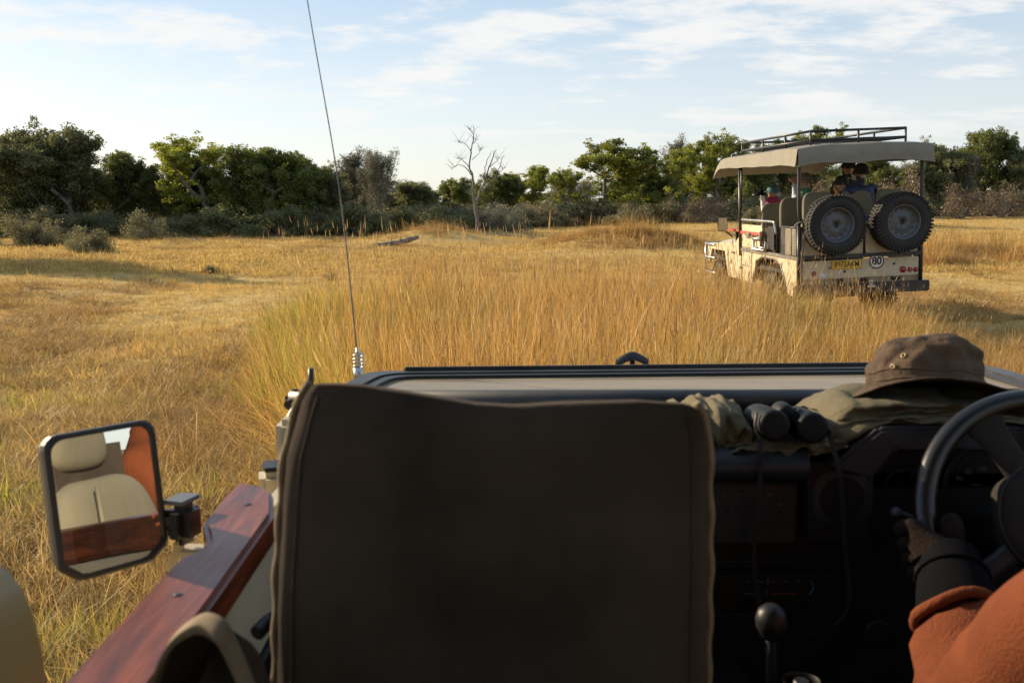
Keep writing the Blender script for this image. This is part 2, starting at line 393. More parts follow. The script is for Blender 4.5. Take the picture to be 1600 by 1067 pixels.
def tag(o, label, cat, group=None, kind=None):
    if label: o['label'] = label
    if cat: o['category'] = cat
    if group: o['group'] = group
    if kind: o['kind'] = kind
    return o
def text_mesh(body, size, mats, extrude=0.0006, bold=0.0):
    cu = bpy.data.curves.new('txt', 'FONT'); cu.body = body; cu.size = size; cu.extrude = extrude
    cu.offset = size * bold; cu.align_x = 'CENTER'; cu.align_y = 'CENTER'; cu.resolution_u = 3
    ob = bpy.data.objects.new('txt', cu); COL.objects.link(ob)
    dg = bpy.context.evaluated_depsgraph_get()
    me = bpy.data.meshes.new_from_object(ob.evaluated_get(dg))
    bpy.data.objects.remove(ob); bpy.data.curves.remove(cu)
    me.materials.clear(); me.materials.append(mats); return me
def crease_noise(p, s, amp, seed=0.0):
    return noise.noise(Vector(p) * s + Vector((seed, seed * 1.7, seed * 0.3))) * amp
def catmull(pts, sub=6):
    pts = [Vector(p) for p in pts]; out = []
    for i in range(len(pts) - 1):
        p0 = pts[max(i - 1, 0)]; p1 = pts[i]; p2 = pts[i + 1]; p3 = pts[min(i + 2, len(pts) - 1)]
        for k in range(sub):
            t = k / sub
            out.append(0.5 * ((2 * p1) + (p2 - p0) * t + (2 * p0 - 5 * p1 + 4 * p2 - p3) * t * t + (3 * p1 - p0 - 3 * p2 + p3) * t ** 3))
    out.append(pts[-1]); return out
def skinned(name, joints, bones, radii, mats, bone_mat, parent=None, root=0, sub=2, warp=None):
    """one continuous body grown from a skeleton; faces take the material of their nearest bone"""
    me = bpy.data.meshes.new(name + '_skel'); me.from_pydata([tuple(j) for j in joints], bones, []); me.update()
    ob = bpy.data.objects.new(name + '_skel', me); COL.objects.link(ob)
    md = ob.modifiers.new('Skin', 'SKIN'); md.use_smooth_shade = True; md.branch_smoothing = 0.6
    ly = me.skin_vertices[0].data
    for i, r in enumerate(radii):
        ly[i].radius = (r, r) if not isinstance(r, tuple) else r
        ly[i].use_root = (i == root)
    ss = ob.modifiers.new('Sub', 'SUBSURF'); ss.levels = sub; ss.render_levels = sub
    dg = bpy.context.evaluated_depsgraph_get()
    out = bpy.data.meshes.new_from_object(ob.evaluated_get(dg)); out.name = name
    bpy.data.objects.remove(ob); bpy.data.meshes.remove(me)
    J = [Vector(j) for j in joints]
    out.materials.clear()
    for mm in mats: out.materials.append(mm)
    for p in out.polygons:
        best = 1e9; bi = 0; c = p.center
        for k, (a, b) in enumerate(bones):
            ab = J[b] - J[a]; t = max(0, min(1, (c - J[a]).dot(ab) / max(ab.length_squared, 1e-9)))
            d = (c - J[a] - ab * t).length / (0.5 * (_r(radii[a]) + _r(radii[b])))
            if d < best: best = d; bi = k
        p.material_index = bone_mat[bi]; p.use_smooth = True
    if warp:
        for v in out.vertices: v.co = warp(v.co.copy())
    out.update()
    return link(name, out, parent)
def _r(r): return r[0] if isinstance(r, tuple) else r
# ------------------------------------------------------------------ terrain
def sstep(a, b, x): 
    t = np.clip((x - a) / (b - a), 0, 1); return t * t * (3 - 2 * t)
_ph = nrs.uniform(0, 6.28, 40)
def H(x, y):
    x = np.asarray(x, float); y = np.asarray(y, float)
    h = np.zeros(np.broadcast(x, y).shape)
    for i, (fx, fy, a) in enumerate([(0.35, 0.22, .05), (-0.27, 0.51, .04), (0.9, 0.7, .022), (-1.3, 0.8, .016), (2.1, -1.7, .012), (0.11, 0.07, .08), (3.7, 2.9, .008), (-4.3, 5.1, .006)]):
        h = h + a * np.sin(fx * x + fy * y + _ph[i]) * np.sin(0.7 * fy * x - fx * y + _ph[i + 10])
    h = h * sstep(3.0, 6.0, np.hypot(x, y))
    # the ground rises gently to the right and far away
    h = h + 0.75 * sstep(30, 95, y) * sstep(0.0, 0.35, x / np.maximum(y, 1))
    for (mx, my, r, a) in MOUNDS:
        h = h + a * np.exp(-((x - mx) ** 2 / (r * r) + (y - my) ** 2 / (r * r * 0.6)))
    return h
def gp(px, py): 
    q = Z(px, py, 0); return (q.x, q.y)
MOUNDS = [(*gp(680, 377), 2.6, 0.58), (*gp(590, 385), 1.5, 0.12), (*gp(950, 388), 2.2, 0.45), (*gp(1030, 390), 2.0, 0.42), (*gp(445, 500), 0.9, 0.14), (*gp(300, 560), 0.8, 0.10), (*gp(560, 548), 1.2, 0.15)]
def h1(x, y): return float(H(x, y))

def axis(a0, a1, near, grow, start):
    out = [start]; st = near
    while out[-1] < a1: out.append(out[-1] + st); st *= grow
    left = [start]; st = near
    while left[-1] > a0: left.append(left[-1] - st); st *= grow
    return np.array(sorted(set(left + out)))
gx = axis(-900, 900, 0.12, 1.028, -1.0); gy = axis(-300, 1500, 0.12, 1.022, 6.0)
X, Y = np.meshgrid(gx, gy, indexing='ij'); ZZ = H(X, Y)
nx, ny = len(gx), len(gy)
vs = np.stack([X, Y, ZZ], -1).reshape(-1, 3)
ii, jj = np.meshgrid(np.arange(nx - 1), np.arange(ny - 1), indexing='ij')
a = (ii * ny + jj).ravel()
fs = np.stack([a, a + ny, a + ny + 1, a + 1], -1)
gm = bpy.data.meshes.new('ground'); gm.from_pydata(vs.tolist(), [], fs.tolist())
gm.polygons.foreach_set('use_smooth', [True] * len(fs)); gm.update()
m, n, l = newmat('savanna_ground'); b = n['Principled BSDF']
t = n.new('ShaderNodeTexCoord')
def nzn(scale, det=8, rough=0.6, sc=(1, 1, 1)):
    mp = n.new('ShaderNodeMapping'); l.new(t.outputs['Object'], mp.inputs[0]); mp.inputs['Scale'].default_value = sc
    q = n.new('ShaderNodeTexNoise'); l.new(mp.outputs[0], q.inputs['Vector']); q.inputs['Scale'].default_value = scale; q.inputs['Detail'].default_value = det; q.inputs['Roughness'].default_value = rough
    return q.outputs['Fac']
def ramp(src, stops):
    c = n.new('ShaderNodeValToRGB'); l.new(src, c.inputs[0]); e = c.color_ramp.elements
    e[0].position, e[0].color = stops[0][0], (*stops[0][1], 1); e[1].position, e[1].color = stops[-1][0], (*stops[-1][1], 1)
    for p, q in stops[1:-1]: k = e.new(p); k.color = (*q, 1)
    return c.outputs[0]
c1 = ramp(nzn(0.5, 9, 0.65), [(0.3, (0.34, 0.21, 0.06)), (0.5, (0.50, 0.345, 0.11)), (0.7, (0.60, 0.43, 0.16))])
c2 = ramp(nzn(6, 6), [(0.35, (0.25, 0.155, 0.06)), (0.65, (0.58, 0.41, 0.15))])
mx = n.new('ShaderNodeMix'); mx.data_type = 'RGBA'; mx.inputs['Factor'].default_value = 0.5; l.new(c1, mx.inputs['A']); l.new(c2, mx.inputs['B'])
pm = n.new('ShaderNodeMapRange'); l.new(nzn(0.22, 7, 0.6, (1, 1.6, 1)), pm.inputs['Value']); pm.inputs['From Min'].default_value = 0.52; pm.inputs['From Max'].default_value = 0.68; pm.inputs['To Max'].default_value = 0.45
m2 = n.new('ShaderNodeMix'); m2.data_type = 'RGBA'; l.new(pm.outputs[0], m2.inputs['Factor']); l.new(mx.outputs['Result'], m2.inputs['A']); m2.inputs['B'].default_value = (0.15, 0.115, 0.055, 1)
# bare soil close to the vehicle between the tufts
sy = n.new('ShaderNodeSeparateXYZ'); l.new(t.outputs['Object'], sy.inputs[0])
so = n.new('ShaderNodeMapRange'); l.new(sy.outputs['Y'], so.inputs['Value']); so.inputs['From Min'].default_value = 9.5; so.inputs['From Max'].default_value = 4.5; so.inputs['To Max'].default_value = 0.85
soil = ramp(nzn(5, 8), [(0.3, (0.075, 0.048, 0.026)), (0.7, (0.22, 0.145, 0.07))])
m3 = n.new('ShaderNodeMix'); m3.data_type = 'RGBA'; l.new(so.outputs[0], m3.inputs['Factor']); l.new(m2.outputs['Result'], m3.inputs['A']); l.new(soil, m3.inputs['B'])
l.new(m3.outputs['Result'], b.inputs['Base Color']); b.inputs['Roughness'].default_value = 0.95; b.inputs['Specular IOR Level'].default_value = 0.2
bp = n.new('ShaderNodeBump'); bp.inputs['Strength'].default_value = 0.9; bp.inputs['Distance'].default_value = 0.05; l.new(nzn(9, 9, 0.7), bp.inputs['Height']); l.new(bp.outputs[0], b.inputs['Normal'])
gm.materials.append(m)
tag(link('ground', gm), None, None, kind='structure')

# ------------------------------------------------------------------ grass: blade tufts set out by geometry nodes
def blades(specs, curl_seed, width, segs=3, spread=0.1, matl=None, heads=None, name='tuft'):
    """specs: (count, hmin, hmax, lean)"""
    rs = np.random.RandomState(curl_seed); V = []; F = []; T = []; MI = []
    for (cnt, h0, h1_, lean) in specs:
        for _ in range(cnt):
            a = rs.uniform(0, 2 * PI); rr = spread * math.sqrt(rs.uniform()); bx, by = rr * math.cos(a), rr * math.sin(a)
            hh = rs.uniform(h0, h1_); la = rs.uniform(0, 2 * PI) if rs.uniform() < 0.4 else a + rs.uniform(-.6, .6)
            le = abs(rs.normal(0, lean)) + lean * 0.25; cu = rs.uniform(0.8, 2.2)
            wa = rs.uniform(0, PI); wx, wy = math.cos(wa), math.sin(wa); tint = rs.uniform()
            kink = rs.uniform(-.12, .12); w0 = width * rs.uniform(0.6, 1.3)
            st = len(V)
            for s in range(segs + 1):
                f = s / segs; w = w0 * (1 - f ** 2.2) * 0.5 + 0.0002
                off = le * hh * f ** cu; side = kink * hh * f * f
                cx = bx + off * math.cos(la) - side * math.sin(la); cy = by + off * math.sin(la) + side * math.cos(la)
                cz = hh * f * (1 - 0.35 * min(le, 1.2) * f)
                V.append((cx - wx * w, cy - wy * w, cz)); V.append((cx + wx * w, cy + wy * w, cz)); T += [tint, tint]
            for s in range(segs): q = st + 2 * s; F.append((q, q + 1, q + 3, q + 2)); MI.append(0)
            if heads and rs.uniform() < heads:
                # seed head: slim spindle of two crossed blades at the tip
                L = rs.uniform(0.05, 0.10); hw = rs.uniform(0.002, 0.0042); dx, dy = math.cos(la) * le, math.sin(la) * le
                for (ux, uy) in ((wx, wy), (-wy, wx)):
                    q = len(V)
                    V += [(cx, cy, cz), (cx + ux * hw + dx * L * .4, cy + uy * hw + dy * L * .4, cz + L * .35), (cx + dx * L, cy + dy * L, cz + L), (cx - ux * hw + dx * L * .4, cy - uy * hw + dy * L * .4, cz + L * .35)]
                    F.append((q, q + 1, q + 2, q + 3)); T += [tint] * 4; MI.append(1)
    me = bpy.data.meshes.new(name); me.from_pydata(V, [], F)
    at = me.attributes.new('tint', 'FLOAT', 'POINT'); at.data.foreach_set('value', np.array(T, dtype=np.float32))
    me.materials.append(matl); me.materials.append(M['seed']); me.polygons.foreach_set('material_index', MI); me.update()
    return me
def scatter(name, protos, pts, rot, scl, idx, label=None):
    coll = bpy.data.collections.new(name + '_kinds')
    for i, me in enumerate(protos):
        o = bpy.data.objects.new('%s_kind_%02d' % (name, i), me); coll.objects.link(o)
    me = bpy.data.meshes.new(name); me.from_pydata(pts.tolist(), [], [])
    a = me.attributes.new('rot', 'FLOAT_VECTOR', 'POINT'); a.data.foreach_set('vector', rot.astype(np.float32).ravel())
    a = me.attributes.new('scl', 'FLOAT_VECTOR', 'POINT'); a.data.foreach_set('vector', scl.astype(np.float32).ravel())
    a = me.attributes.new('idx', 'INT', 'POINT'); a.data.foreach_set('value', idx.astype(np.int32))
    o = link(name, me)
    ng = bpy.data.node_groups.new(name + '_scatter', 'GeometryNodeTree')
    ng.interface.new_socket('Geometry', in_out='INPUT', socket_type='NodeSocketGeometry')
    ng.interface.new_socket('Geometry', in_out='OUTPUT', socket_type='NodeSocketGeometry')
    N = ng.nodes; L = ng.links
    gi = N.new('NodeGroupInput'); go = N.new('NodeGroupOutput')
    mp = N.new('GeometryNodeMeshToPoints'); iop = N.new('GeometryNodeInstanceOnPoints')
    ci = N.new('GeometryNodeCollectionInfo'); ci.inputs['Collection'].default_value = coll
    ci.inputs['Separate Children'].default_value = True; ci.inputs['Reset Children'].default_value = True
    def na(nm, ty):
        q = N.new('GeometryNodeInputNamedAttribute'); q.data_type = ty; q.inputs['Name'].default_value = nm; return q.outputs['Attribute']
    L.new(gi.outputs[0], mp.inputs['Mesh']); L.new(mp.outputs[0], iop.inputs['Points'])
    L.new(ci.outputs[0], iop.inputs['Instance']); iop.inputs['Pick Instance'].default_value = True
    L.new(na('idx', 'INT'), iop.inputs['Instance Index'])
    L.new(na('rot', 'FLOAT_VECTOR'), iop.inputs['Rotation']); L.new(na('scl', 'FLOAT_VECTOR'), iop.inputs['Scale'])
    L.new(iop.outputs[0], go.inputs[0])
    md = o.modifiers.new('scatter', 'NODES'); md.node_group = ng
    tag(o, label, None, kind='stuff')
    return o
def vnoise(x, y, s, seed):
    """cheap smooth value noise, 0..1"""
    rs = np.random.RandomState(seed); tb = rs.uniform(0, 1, (256, 256))
    fx, fy = x / s, y / s; ix, iy = np.floor(fx).astype(int), np.floor(fy).astype(int); tx, ty = fx - ix, fy - iy
    tx = tx * tx * (3 - 2 * tx); ty = ty * ty * (3 - 2 * ty)
    g = lambda a, b: tb[a % 256, b % 256]
    return (g(ix, iy) * (1 - tx) + g(ix + 1, iy) * tx) * (1 - ty) + (g(ix, iy + 1) * (1 - tx) + g(ix + 1, iy + 1) * tx) * ty
def wedge(n, d0, d1, power=1.0, m=0.58, pad=0.6):
    """random points in the camera's wedge, denser near (power 1 = uniform along distance)"""
    u = nrs.uniform(0, 1, n)
    d = (d0 ** (1 - power) + u * (d1 ** (1 - power) - d0 ** (1 - power))) ** (1 / (1 - power)) if power != 1.0 else d0 * (d1 / d0) ** u
    x = nrs.uniform(-1, 1, n) * (m * d + pad)
    return x, d
def not_in_cars(x, y):
    own = (x > -0.75) & (x < 1.5) & (y > -3) & (y < 3.45)
    ca, sa = math.cos(CAR_YAW), math.sin(CAR_YAW)
    lx = (x - CAR_X) * ca + (y - CAR_Y) * sa; ly = -(x - CAR_X) * sa + (y - CAR_Y) * ca
    car = (abs(lx) < 0.95) & (ly > -0.05) & (ly < 4.9)
    return ~(own | car)
CAR_YAW = R(4.7); CAR_X = 4.08 + 0.87 * math.cos(R(4.7)); CAR_Y = 14.0 + 0.87 * math.sin(R(4.7))
def put(name, protos, x, y, scale, w_scale=None, tilt=0.12, idx=None, label=None, sink=0.01):
    k = not_in_cars(x, y); x, y, scale = x[k], y[k], scale[k]
    if idx is not None: idx = idx[k]
    n_ = len(x); pts = np.stack([x, y, H(x, y) - sink], -1)
    rot = np.stack([nrs.normal(0, tilt, n_), nrs.normal(0, tilt, n_), nrs.uniform(0, 2 * PI, n_)], -1)
    ws = scale if w_scale is None else w_scale[k]
    scl = np.stack([ws, ws, scale], -1)
    if idx is None: idx = nrs.randint(0, len(protos), n_)
    return scatter(name, protos, pts, rot, scl, idx, label)
pxof = lambda x, y: 800 + FPX * x / y

# prototypes
tall = [blades([(22, .40, 1.0, .16), (9, .2, .6, .8), (7, .5, 1.0, .6)], 100 + i, 0.0046, 4, 0.17, M['grass_gold'], 0.05) for i in range(6)]
tallg = [blades([(55, .4, .85, .16), (14, .2, .5, .5)], 120 + i, 0.0055, 4, 0.10, M['grass_green']) for i in range(3)]
stems = [blades([(4, .95, 1.5, .16)], 140 + i, 0.0045, 5, 0.12, M['grass_gold'], 0.95) for i in range(5)]
tuss = [blades([(60, .15, .38, .75), (40, .1, .25, 1.4), (12, .3, .5, .4)], 160 + i, 0.0042, 4, 0.13, M['grass_brown']) for i in range(5)]
dry = [blades([(42, .08, .26, .6), (26, .05, .18, 1.5), (5, .22, .36, .3)], 180 + i, 0.0044, 4, 0.11, M['grass_dry']) for i in range(6)]
green = [blades([(34, .1, .3, .35), (12, .06, .2, 1.0)], 200 + i, 0.0048, 4, 0.07, M['grass_green']) for i in range(3)]
plain = [blades([(34, .03, .10, .7), (5, .08, .16, .3)], 220 + i, 0.006, 2, 0.14, M['grass_plain']) for i in range(4)]
plain_far = [blades([(40, .05, .11, .8), (4, .1, .22, .3)], 240 + i, 0.016, 2, 0.45, M['grass_plain']) for i in range(4)]
# how tall the standing grass is, from what the photograph shows along its far edge
def stand(x, y):
    p = pxof(x, y)
    dmax = np.interp(p, [330, 420, 1100, 1230, 1430, 1480, 1600], [9.5, 13.0, 14.2, 13.4, 13.2, 9.5, 9.0])
    dmin = np.interp(p, [330, 420, 520, 700], [8.0, 7.0, 5.0, 3.7])
    hh = np.interp(p, [330, 400, 450, 700, 1050, 1160, 1300, 1450, 1500, 1700], [.35, .70, .98, 1.06, 1.05, 1.0, .80, .64, .50, .55])
    inside = sstep(-.5, .6, dmax - y) * sstep(-.3, .7, y - dmin) * sstep(370, 500, p + 150 * (vnoise(x, y, .9, 5) - .5))
    return inside, hh
x, y = wedge(21000, 3.6, 15, 0.35)
ins, hh = stand(x, y); nz_ = vnoise(x, y, 1.1, 3)
keep = (nrs.uniform(0, 1, len(x)) < ins * (0.55 + 0.45 * nz_)); x, y, hh, nz_ = x[keep], y[keep], hh[keep], nz_[keep]
gr_ = (vnoise(x, y, .7, 9) > 0.62) | ((abs(pxof(x, y) - 480) < 75) & (nrs.uniform(0, 1, len(x)) < .9))
sc = hh * (0.6 + 0.6 * nz_) * nrs.uniform(.6, 1.2, len(x)); wsc = np.clip(hh, .6, 1.1) * nrs.uniform(.8, 1.2, len(x)) * (0.8 + y / 22)
idx = np.where(gr_ & (nrs.uniform(0, 1, len(x)) < .6), 6 + nrs.randint(0, 3, len(x)), nrs.randint(0, 6, len(x)))
put('tall_grass', tall + tallg, x, y, sc, wsc, 0.16, idx, 'tall golden dry grass standing in front of the vehicle')
x, y = wedge(5200, 4.0, 15.2, 0.2); ins, hh = stand(x, y)
keep = nrs.uniform(0, 1, len(x)) < ins * 0.55; x, y, hh = x[keep], y[keep], hh[keep]
put('seed_stems', stems, x, y, hh * nrs.uniform(.5, 1.0, len(x)) ** .5 * 1.12, nrs.uniform(.8, 1.2, len(x)), 0.10, None, 'thin seed stems rising above the tall golden grass')
# brown tussocks left and under the tall grass
x, y = wedge(8500, 3.4, 14, 0.4); p = pxof(x, y)
w_ = sstep(90, 330, p) * sstep(12, 8.5, y) * sstep(4.2, 6.5, y + 1.5 * vnoise(x, y, 1.0, 8)) * np.clip((vnoise(x, y, 1.3, 21) - .30) * 3, 0, 1)
w_ = np.where(p > 520, 1.0 * sstep(13.6, 12, y), w_) * (0.35 + 0.65 * (vnoise(x, y, .55, 77) > .45))
keep = nrs.uniform(0, 1, len(x)) < w_; x, y = x[keep], y[keep]
put('brown_tussocks', tuss + dry[:2], x, y, nrs.uniform(.4, 1.1, len(x)) * (0.3 + 1.0 * vnoise(x, y, .8, 22)), nrs.uniform(.8, 1.4, len(x)), 0.25, None, 'rusty brown grass tussocks left of the tall grass')
# the trampled dry grass beside the door
x, y = wedge(12000, 2.1, 14, 0.55); p = pxof(x, y)
keep = (p < 760) & (nrs.uniform(0, 1, len(x)) < 0.35 + 0.65 * vnoise(x, y, .5, 31)) | ((p > 1300) & (y > 5)); x, y = x[keep], y[keep]
sc = nrs.uniform(.55, 1.2, len(x)) * (0.5 + 0.9 * vnoise(x, y, .9, 33)) * np.interp(y, [3, 7, 10, 14], [1, .75, .4, .3])
put('dry_grass', dry, x, y, sc, nrs.uniform(.8, 1.35, len(x)), 0.3, None, 'short tangled dry grass beside the wooden door rail')
x, y = wedge(1500, 2.4, 9, 0.6); p = pxof(x, y); keep = (p < 560) & (vnoise(x, y, .6, 41) > 0.56); x, y = x[keep], y[keep]
put('green_tufts', green, x, y, nrs.uniform(.6, 1.1, len(x)), nrs.uniform(.8, 1.2, len(x)), 0.15, None, 'fresh green grass blades among the dry grass')
# the open plain
x, y = wedge(30000, 5.5, 34, 0.9); kk = nrs.uniform(0, 1, len(x)) < 0.25 + 0.75 * vnoise(x, y, 1.6, 51); x, y = x[kk], y[kk]
put('plain_grass', plain, x, y, nrs.uniform(.5, 1.1, len(x)) * (0.4 + vnoise(x, y, 2.2, 52)), nrs.uniform(.9, 1.5, len(x)), 0.15, None, 'low straw coloured grass of the open plain')
x, y = wedge(34000, 26, 110, 1.1, m=0.56); kk = nrs.uniform(0, 1, len(x)) < 0.2 + 0.8 * vnoise(x, y, 3.5, 61); x, y = x[kk], y[kk]
put('far_grass', plain_far, x, y, nrs.uniform(.5, 1.2, len(x)) * (0.35 + vnoise(x, y, 4.2, 62)), nrs.uniform(.9, 1.5, len(x)), 0.1, None, 'low straw coloured grass at the far side of the plain')
# clumps that stand out on the plain, each with its own small shadow
x, y = wedge(3200, 9, 62, 0.9); kk = (vnoise(x, y, 4.0, 71) > 0.5) & ((pxof(x, y) < 440) | (y > 15)); x, y = x[kk], y[kk]
put('plain_clumps', tuss, x, y, nrs.uniform(.25, .75, len(x)) * (0.6 + y / 70), nrs.uniform(.8, 2.4, len(x)), 0.15, None, 'scattered brown clumps on the open plain')
# taller rusty grass on and around the termite mounds, and at right beyond the parked vehicle
xs = []; ys = []
for (cx, cy, r, cnt) in [(*gp(940, 386), 2.2, 330), (*gp(1020, 390), 2.2, 200), (*gp(680, 376), 2.0, 60), (*gp(1500, 405), 1.5, 190), (*gp(1580, 408), 1.5, 170), (*gp(1465, 416), 0.9, 80)]:
    xs.append(nrs.normal(cx, r * .55, cnt)); ys.append(nrs.normal(cy, r * .45, cnt))
x = np.concatenate(xs); y = np.concatenate(ys)
put('mound_grass', tuss + tall[:1], x, y, nrs.uniform(.5, 1.05, len(x)) * np.where(x > 9, 1.4, 1.0), nrs.uniform(1.2, 2.2, len(x)), 0.2, None, 'rusty taller grass on the low termite mounds')

# ------------------------------------------------------------------ trees
def quadcloud(centres, radii, count, size, seed, flat=0.6):
    """leaf quads scattered in clumps; returns verts, faces, tint"""
    rs = np.random.RandomState(seed); V = []; T = []
    for c, r in zip(centres, radii):
        k = max(6, int(count * (r / np.mean(radii)) ** 2 * rs.uniform(.6, 1.3)))
        u = rs.normal(0, 1, (k, 3)); u /= np.linalg.norm(u, axis=1)[:, None]
        rad = r * rs.uniform(0.25, 1.0, k) ** 0.6 * (1 + .35 * rs.uniform(-1, 1, k))
        p = np.array(c) + u * rad[:, None] * np.array([1, 1, flat])
        a = rs.normal(0, 1, (k, 3)); a[:, 2] *= .55; a /= np.linalg.norm(a, axis=1)[:, None]
        b_ = np.cross(a, rs.normal(0, 1, (k, 3))); b_ /= np.linalg.norm(b_, axis=1)[:, None]
        s = size * rs.uniform(.55, 1.3, k)[:, None]
        q = np.stack([p - a * s, p + b_ * s * .6, p + a * s, p - b_ * s * .6], 1)
        V.append(q.reshape(-1, 3)); t0 = rs.uniform(0, .6)
        T.append(np.repeat(np.clip(t0 + rs.uniform(0, .45, k), 0, 1), 4))
    V = np.concatenate(V); T = np.concatenate(T); F = np.arange(len(V)).reshape(-1, 4)
    return V, F, T
def leafmesh(name, V, F, T, m):
    me = bpy.data.meshes.new(name); me.from_pydata(V.tolist(), [], F.tolist())
    a = me.attributes.new('tint', 'FLOAT', 'POINT'); a.data.foreach_set('value', T.astype(np.float32))
    me.materials.append(m); me.update(); return me
def branch_tree(seed, height, spread, trunk_r, depth=5, first=0.22, up=0.35, droop=0.0, fork=3, stems=1):
    """tapered limbs; returns MB and tips [(pos, r)] for a unit whose crown reaches height"""
    rs = random.Random(seed); mb = MB(); tips = []
    def grow(p, d, L, r, lev):
        n_ = 4; pts = [p]; rr = [r]; cur = p.copy(); dd = d.copy()
        for i in range(n_):
            dd = (dd + Vector((rs.uniform(-.28, .28), rs.uniform(-.28, .28), rs.uniform(-.12, .18)))).normalized()
            cur = cur + dd * L / n_; pts.append(cur.copy()); rr.append(r * (1 - .42 * (i + 1) / n_))
            if lev >= 2 and rs.random() < .5: tips.append((cur.copy(), L * .6))
        mb.tube(pts, rr, 7 if lev < 2 else (5 if lev < 3 else 3), cap=False)
        if lev >= depth or L < .18: tips.append((cur.copy(), L)); return
        k = fork if rs.random() < .6 else fork - 1
        a0 = rs.uniform(0, 2 * PI)
        for j in range(k):
            a = a0 + 2 * PI * j / k + rs.uniform(-.5, .5); t = rs.uniform(.45, .95)
            side = Vector((math.cos(a), math.sin(a), 0)) * spread
            nd = (dd * (1 - t * .55) + side * t + Vector((0, 0, up - droop * lev))).normalized()
            grow(cur if j or rs.random() < .7 else pts[-2], nd, L * rs.uniform(.62, .86), r * .56, lev + 1)
    for s_ in range(stems):
        a = rs.uniform(0, 2 * PI); off = Vector((math.cos(a), math.sin(a), 0)) * (0.0 if stems == 1 else trunk_r * 1.2)
        grow(off + Vector((0, 0, -.25)), Vector((rs.uniform(-.25, .25) + off.x * .4, rs.uniform(-.2, .2) + off.y * .4, 1)).normalized(), height * first, trunk_r, 0)
    return mb, tips
def tree_kind(seed, mat_leaf, size=0.085, count=150, clump=0.5, skirt=.4, **kw):
    mb, tips = branch_tree(seed, 1 * 7.0, kw.pop('spread', 1.0), kw.pop('trunk_r', .2), **kw)
    zs = max(t[0].z for t in tips); k = 7.0 / (zs + clump * .6)
    # normalise: crown top at 7 m
    mb.v = [(x_ * k, y_ * k, z_ * k) for x_, y_, z_ in mb.v]
    rs = np.random.RandomState(seed + 5)
    C = [np.array(t[0]) * k for t in tips if t[0].z * k > 1.2]
    rx_ = random.Random(seed + 3)
    for c0 in list(C):
        for _ in range(2):
            if rx_.random() < skirt:
                q = c0 * np.array([rx_.uniform(.55, 1.05), rx_.uniform(.55, 1.05), 1.0]) - np.array([rx_.uniform(-.5, .5), rx_.uniform(-.5, .5), rx_.uniform(.4, 3.2)])
                if q[2] > 1.0: C.append(q)
    Rr = [clump * rs.uniform(.6, 1.35) for _ in C]
    for c0 in list(C):
        if rx_.random() < .55 and c0[2] > 3:
            o_ = np.array([rx_.uniform(-1, 1), rx_.uniform(-1, 1), rx_.uniform(.1, 1)]); C.append(c0 + o_ / np.linalg.norm(o_) * rx_.uniform(.3, .6)); Rr.append(.26)
    V, F, T = quadcloud(C, Rr, count, size, seed)
    wd = np.percentile(np.abs(V[:, 0]), 97)
    # a straight world axis for each tree: centre the crown on the trunk foot
    cm = leafmesh('crown', V, F, T, mat_leaf); tm = mb.mesh('trunk', M['bark'])
    return dict(trunk=tm, crown=cm, half=wd)
K = {}
K['round'] = [tree_kind(s, M['leaf_bright'], 0.08, 66, .42, skirt=.25, depth=4, fork=3, first=.26, up=.3) for s in (11, 12, 13)]
K['green'] = [tree_kind(s, M['leaf'], 0.08, 60, .45, depth=4, fork=3, first=.22, up=.25, stems=2) for s in (21, 22, 23, 24)]
K['dark'] = [tree_kind(s, M['leaf_dark'], 0.078, 62, .48, depth=4, fork=3, first=.2, up=.22, stems=2) for s in (31, 32, 33)]
K['grey'] = [tree_kind(s, M['leaf_grey'], 0.06, 26, .42, depth=4, fork=3, first=.25, up=.45, stems=2, spread=.75) for s in (41, 42)]
print('tree halves', {k: [(round(float(t['half']), 2), len(t['crown'].polygons)) for t in v] for k, v in K.items()})
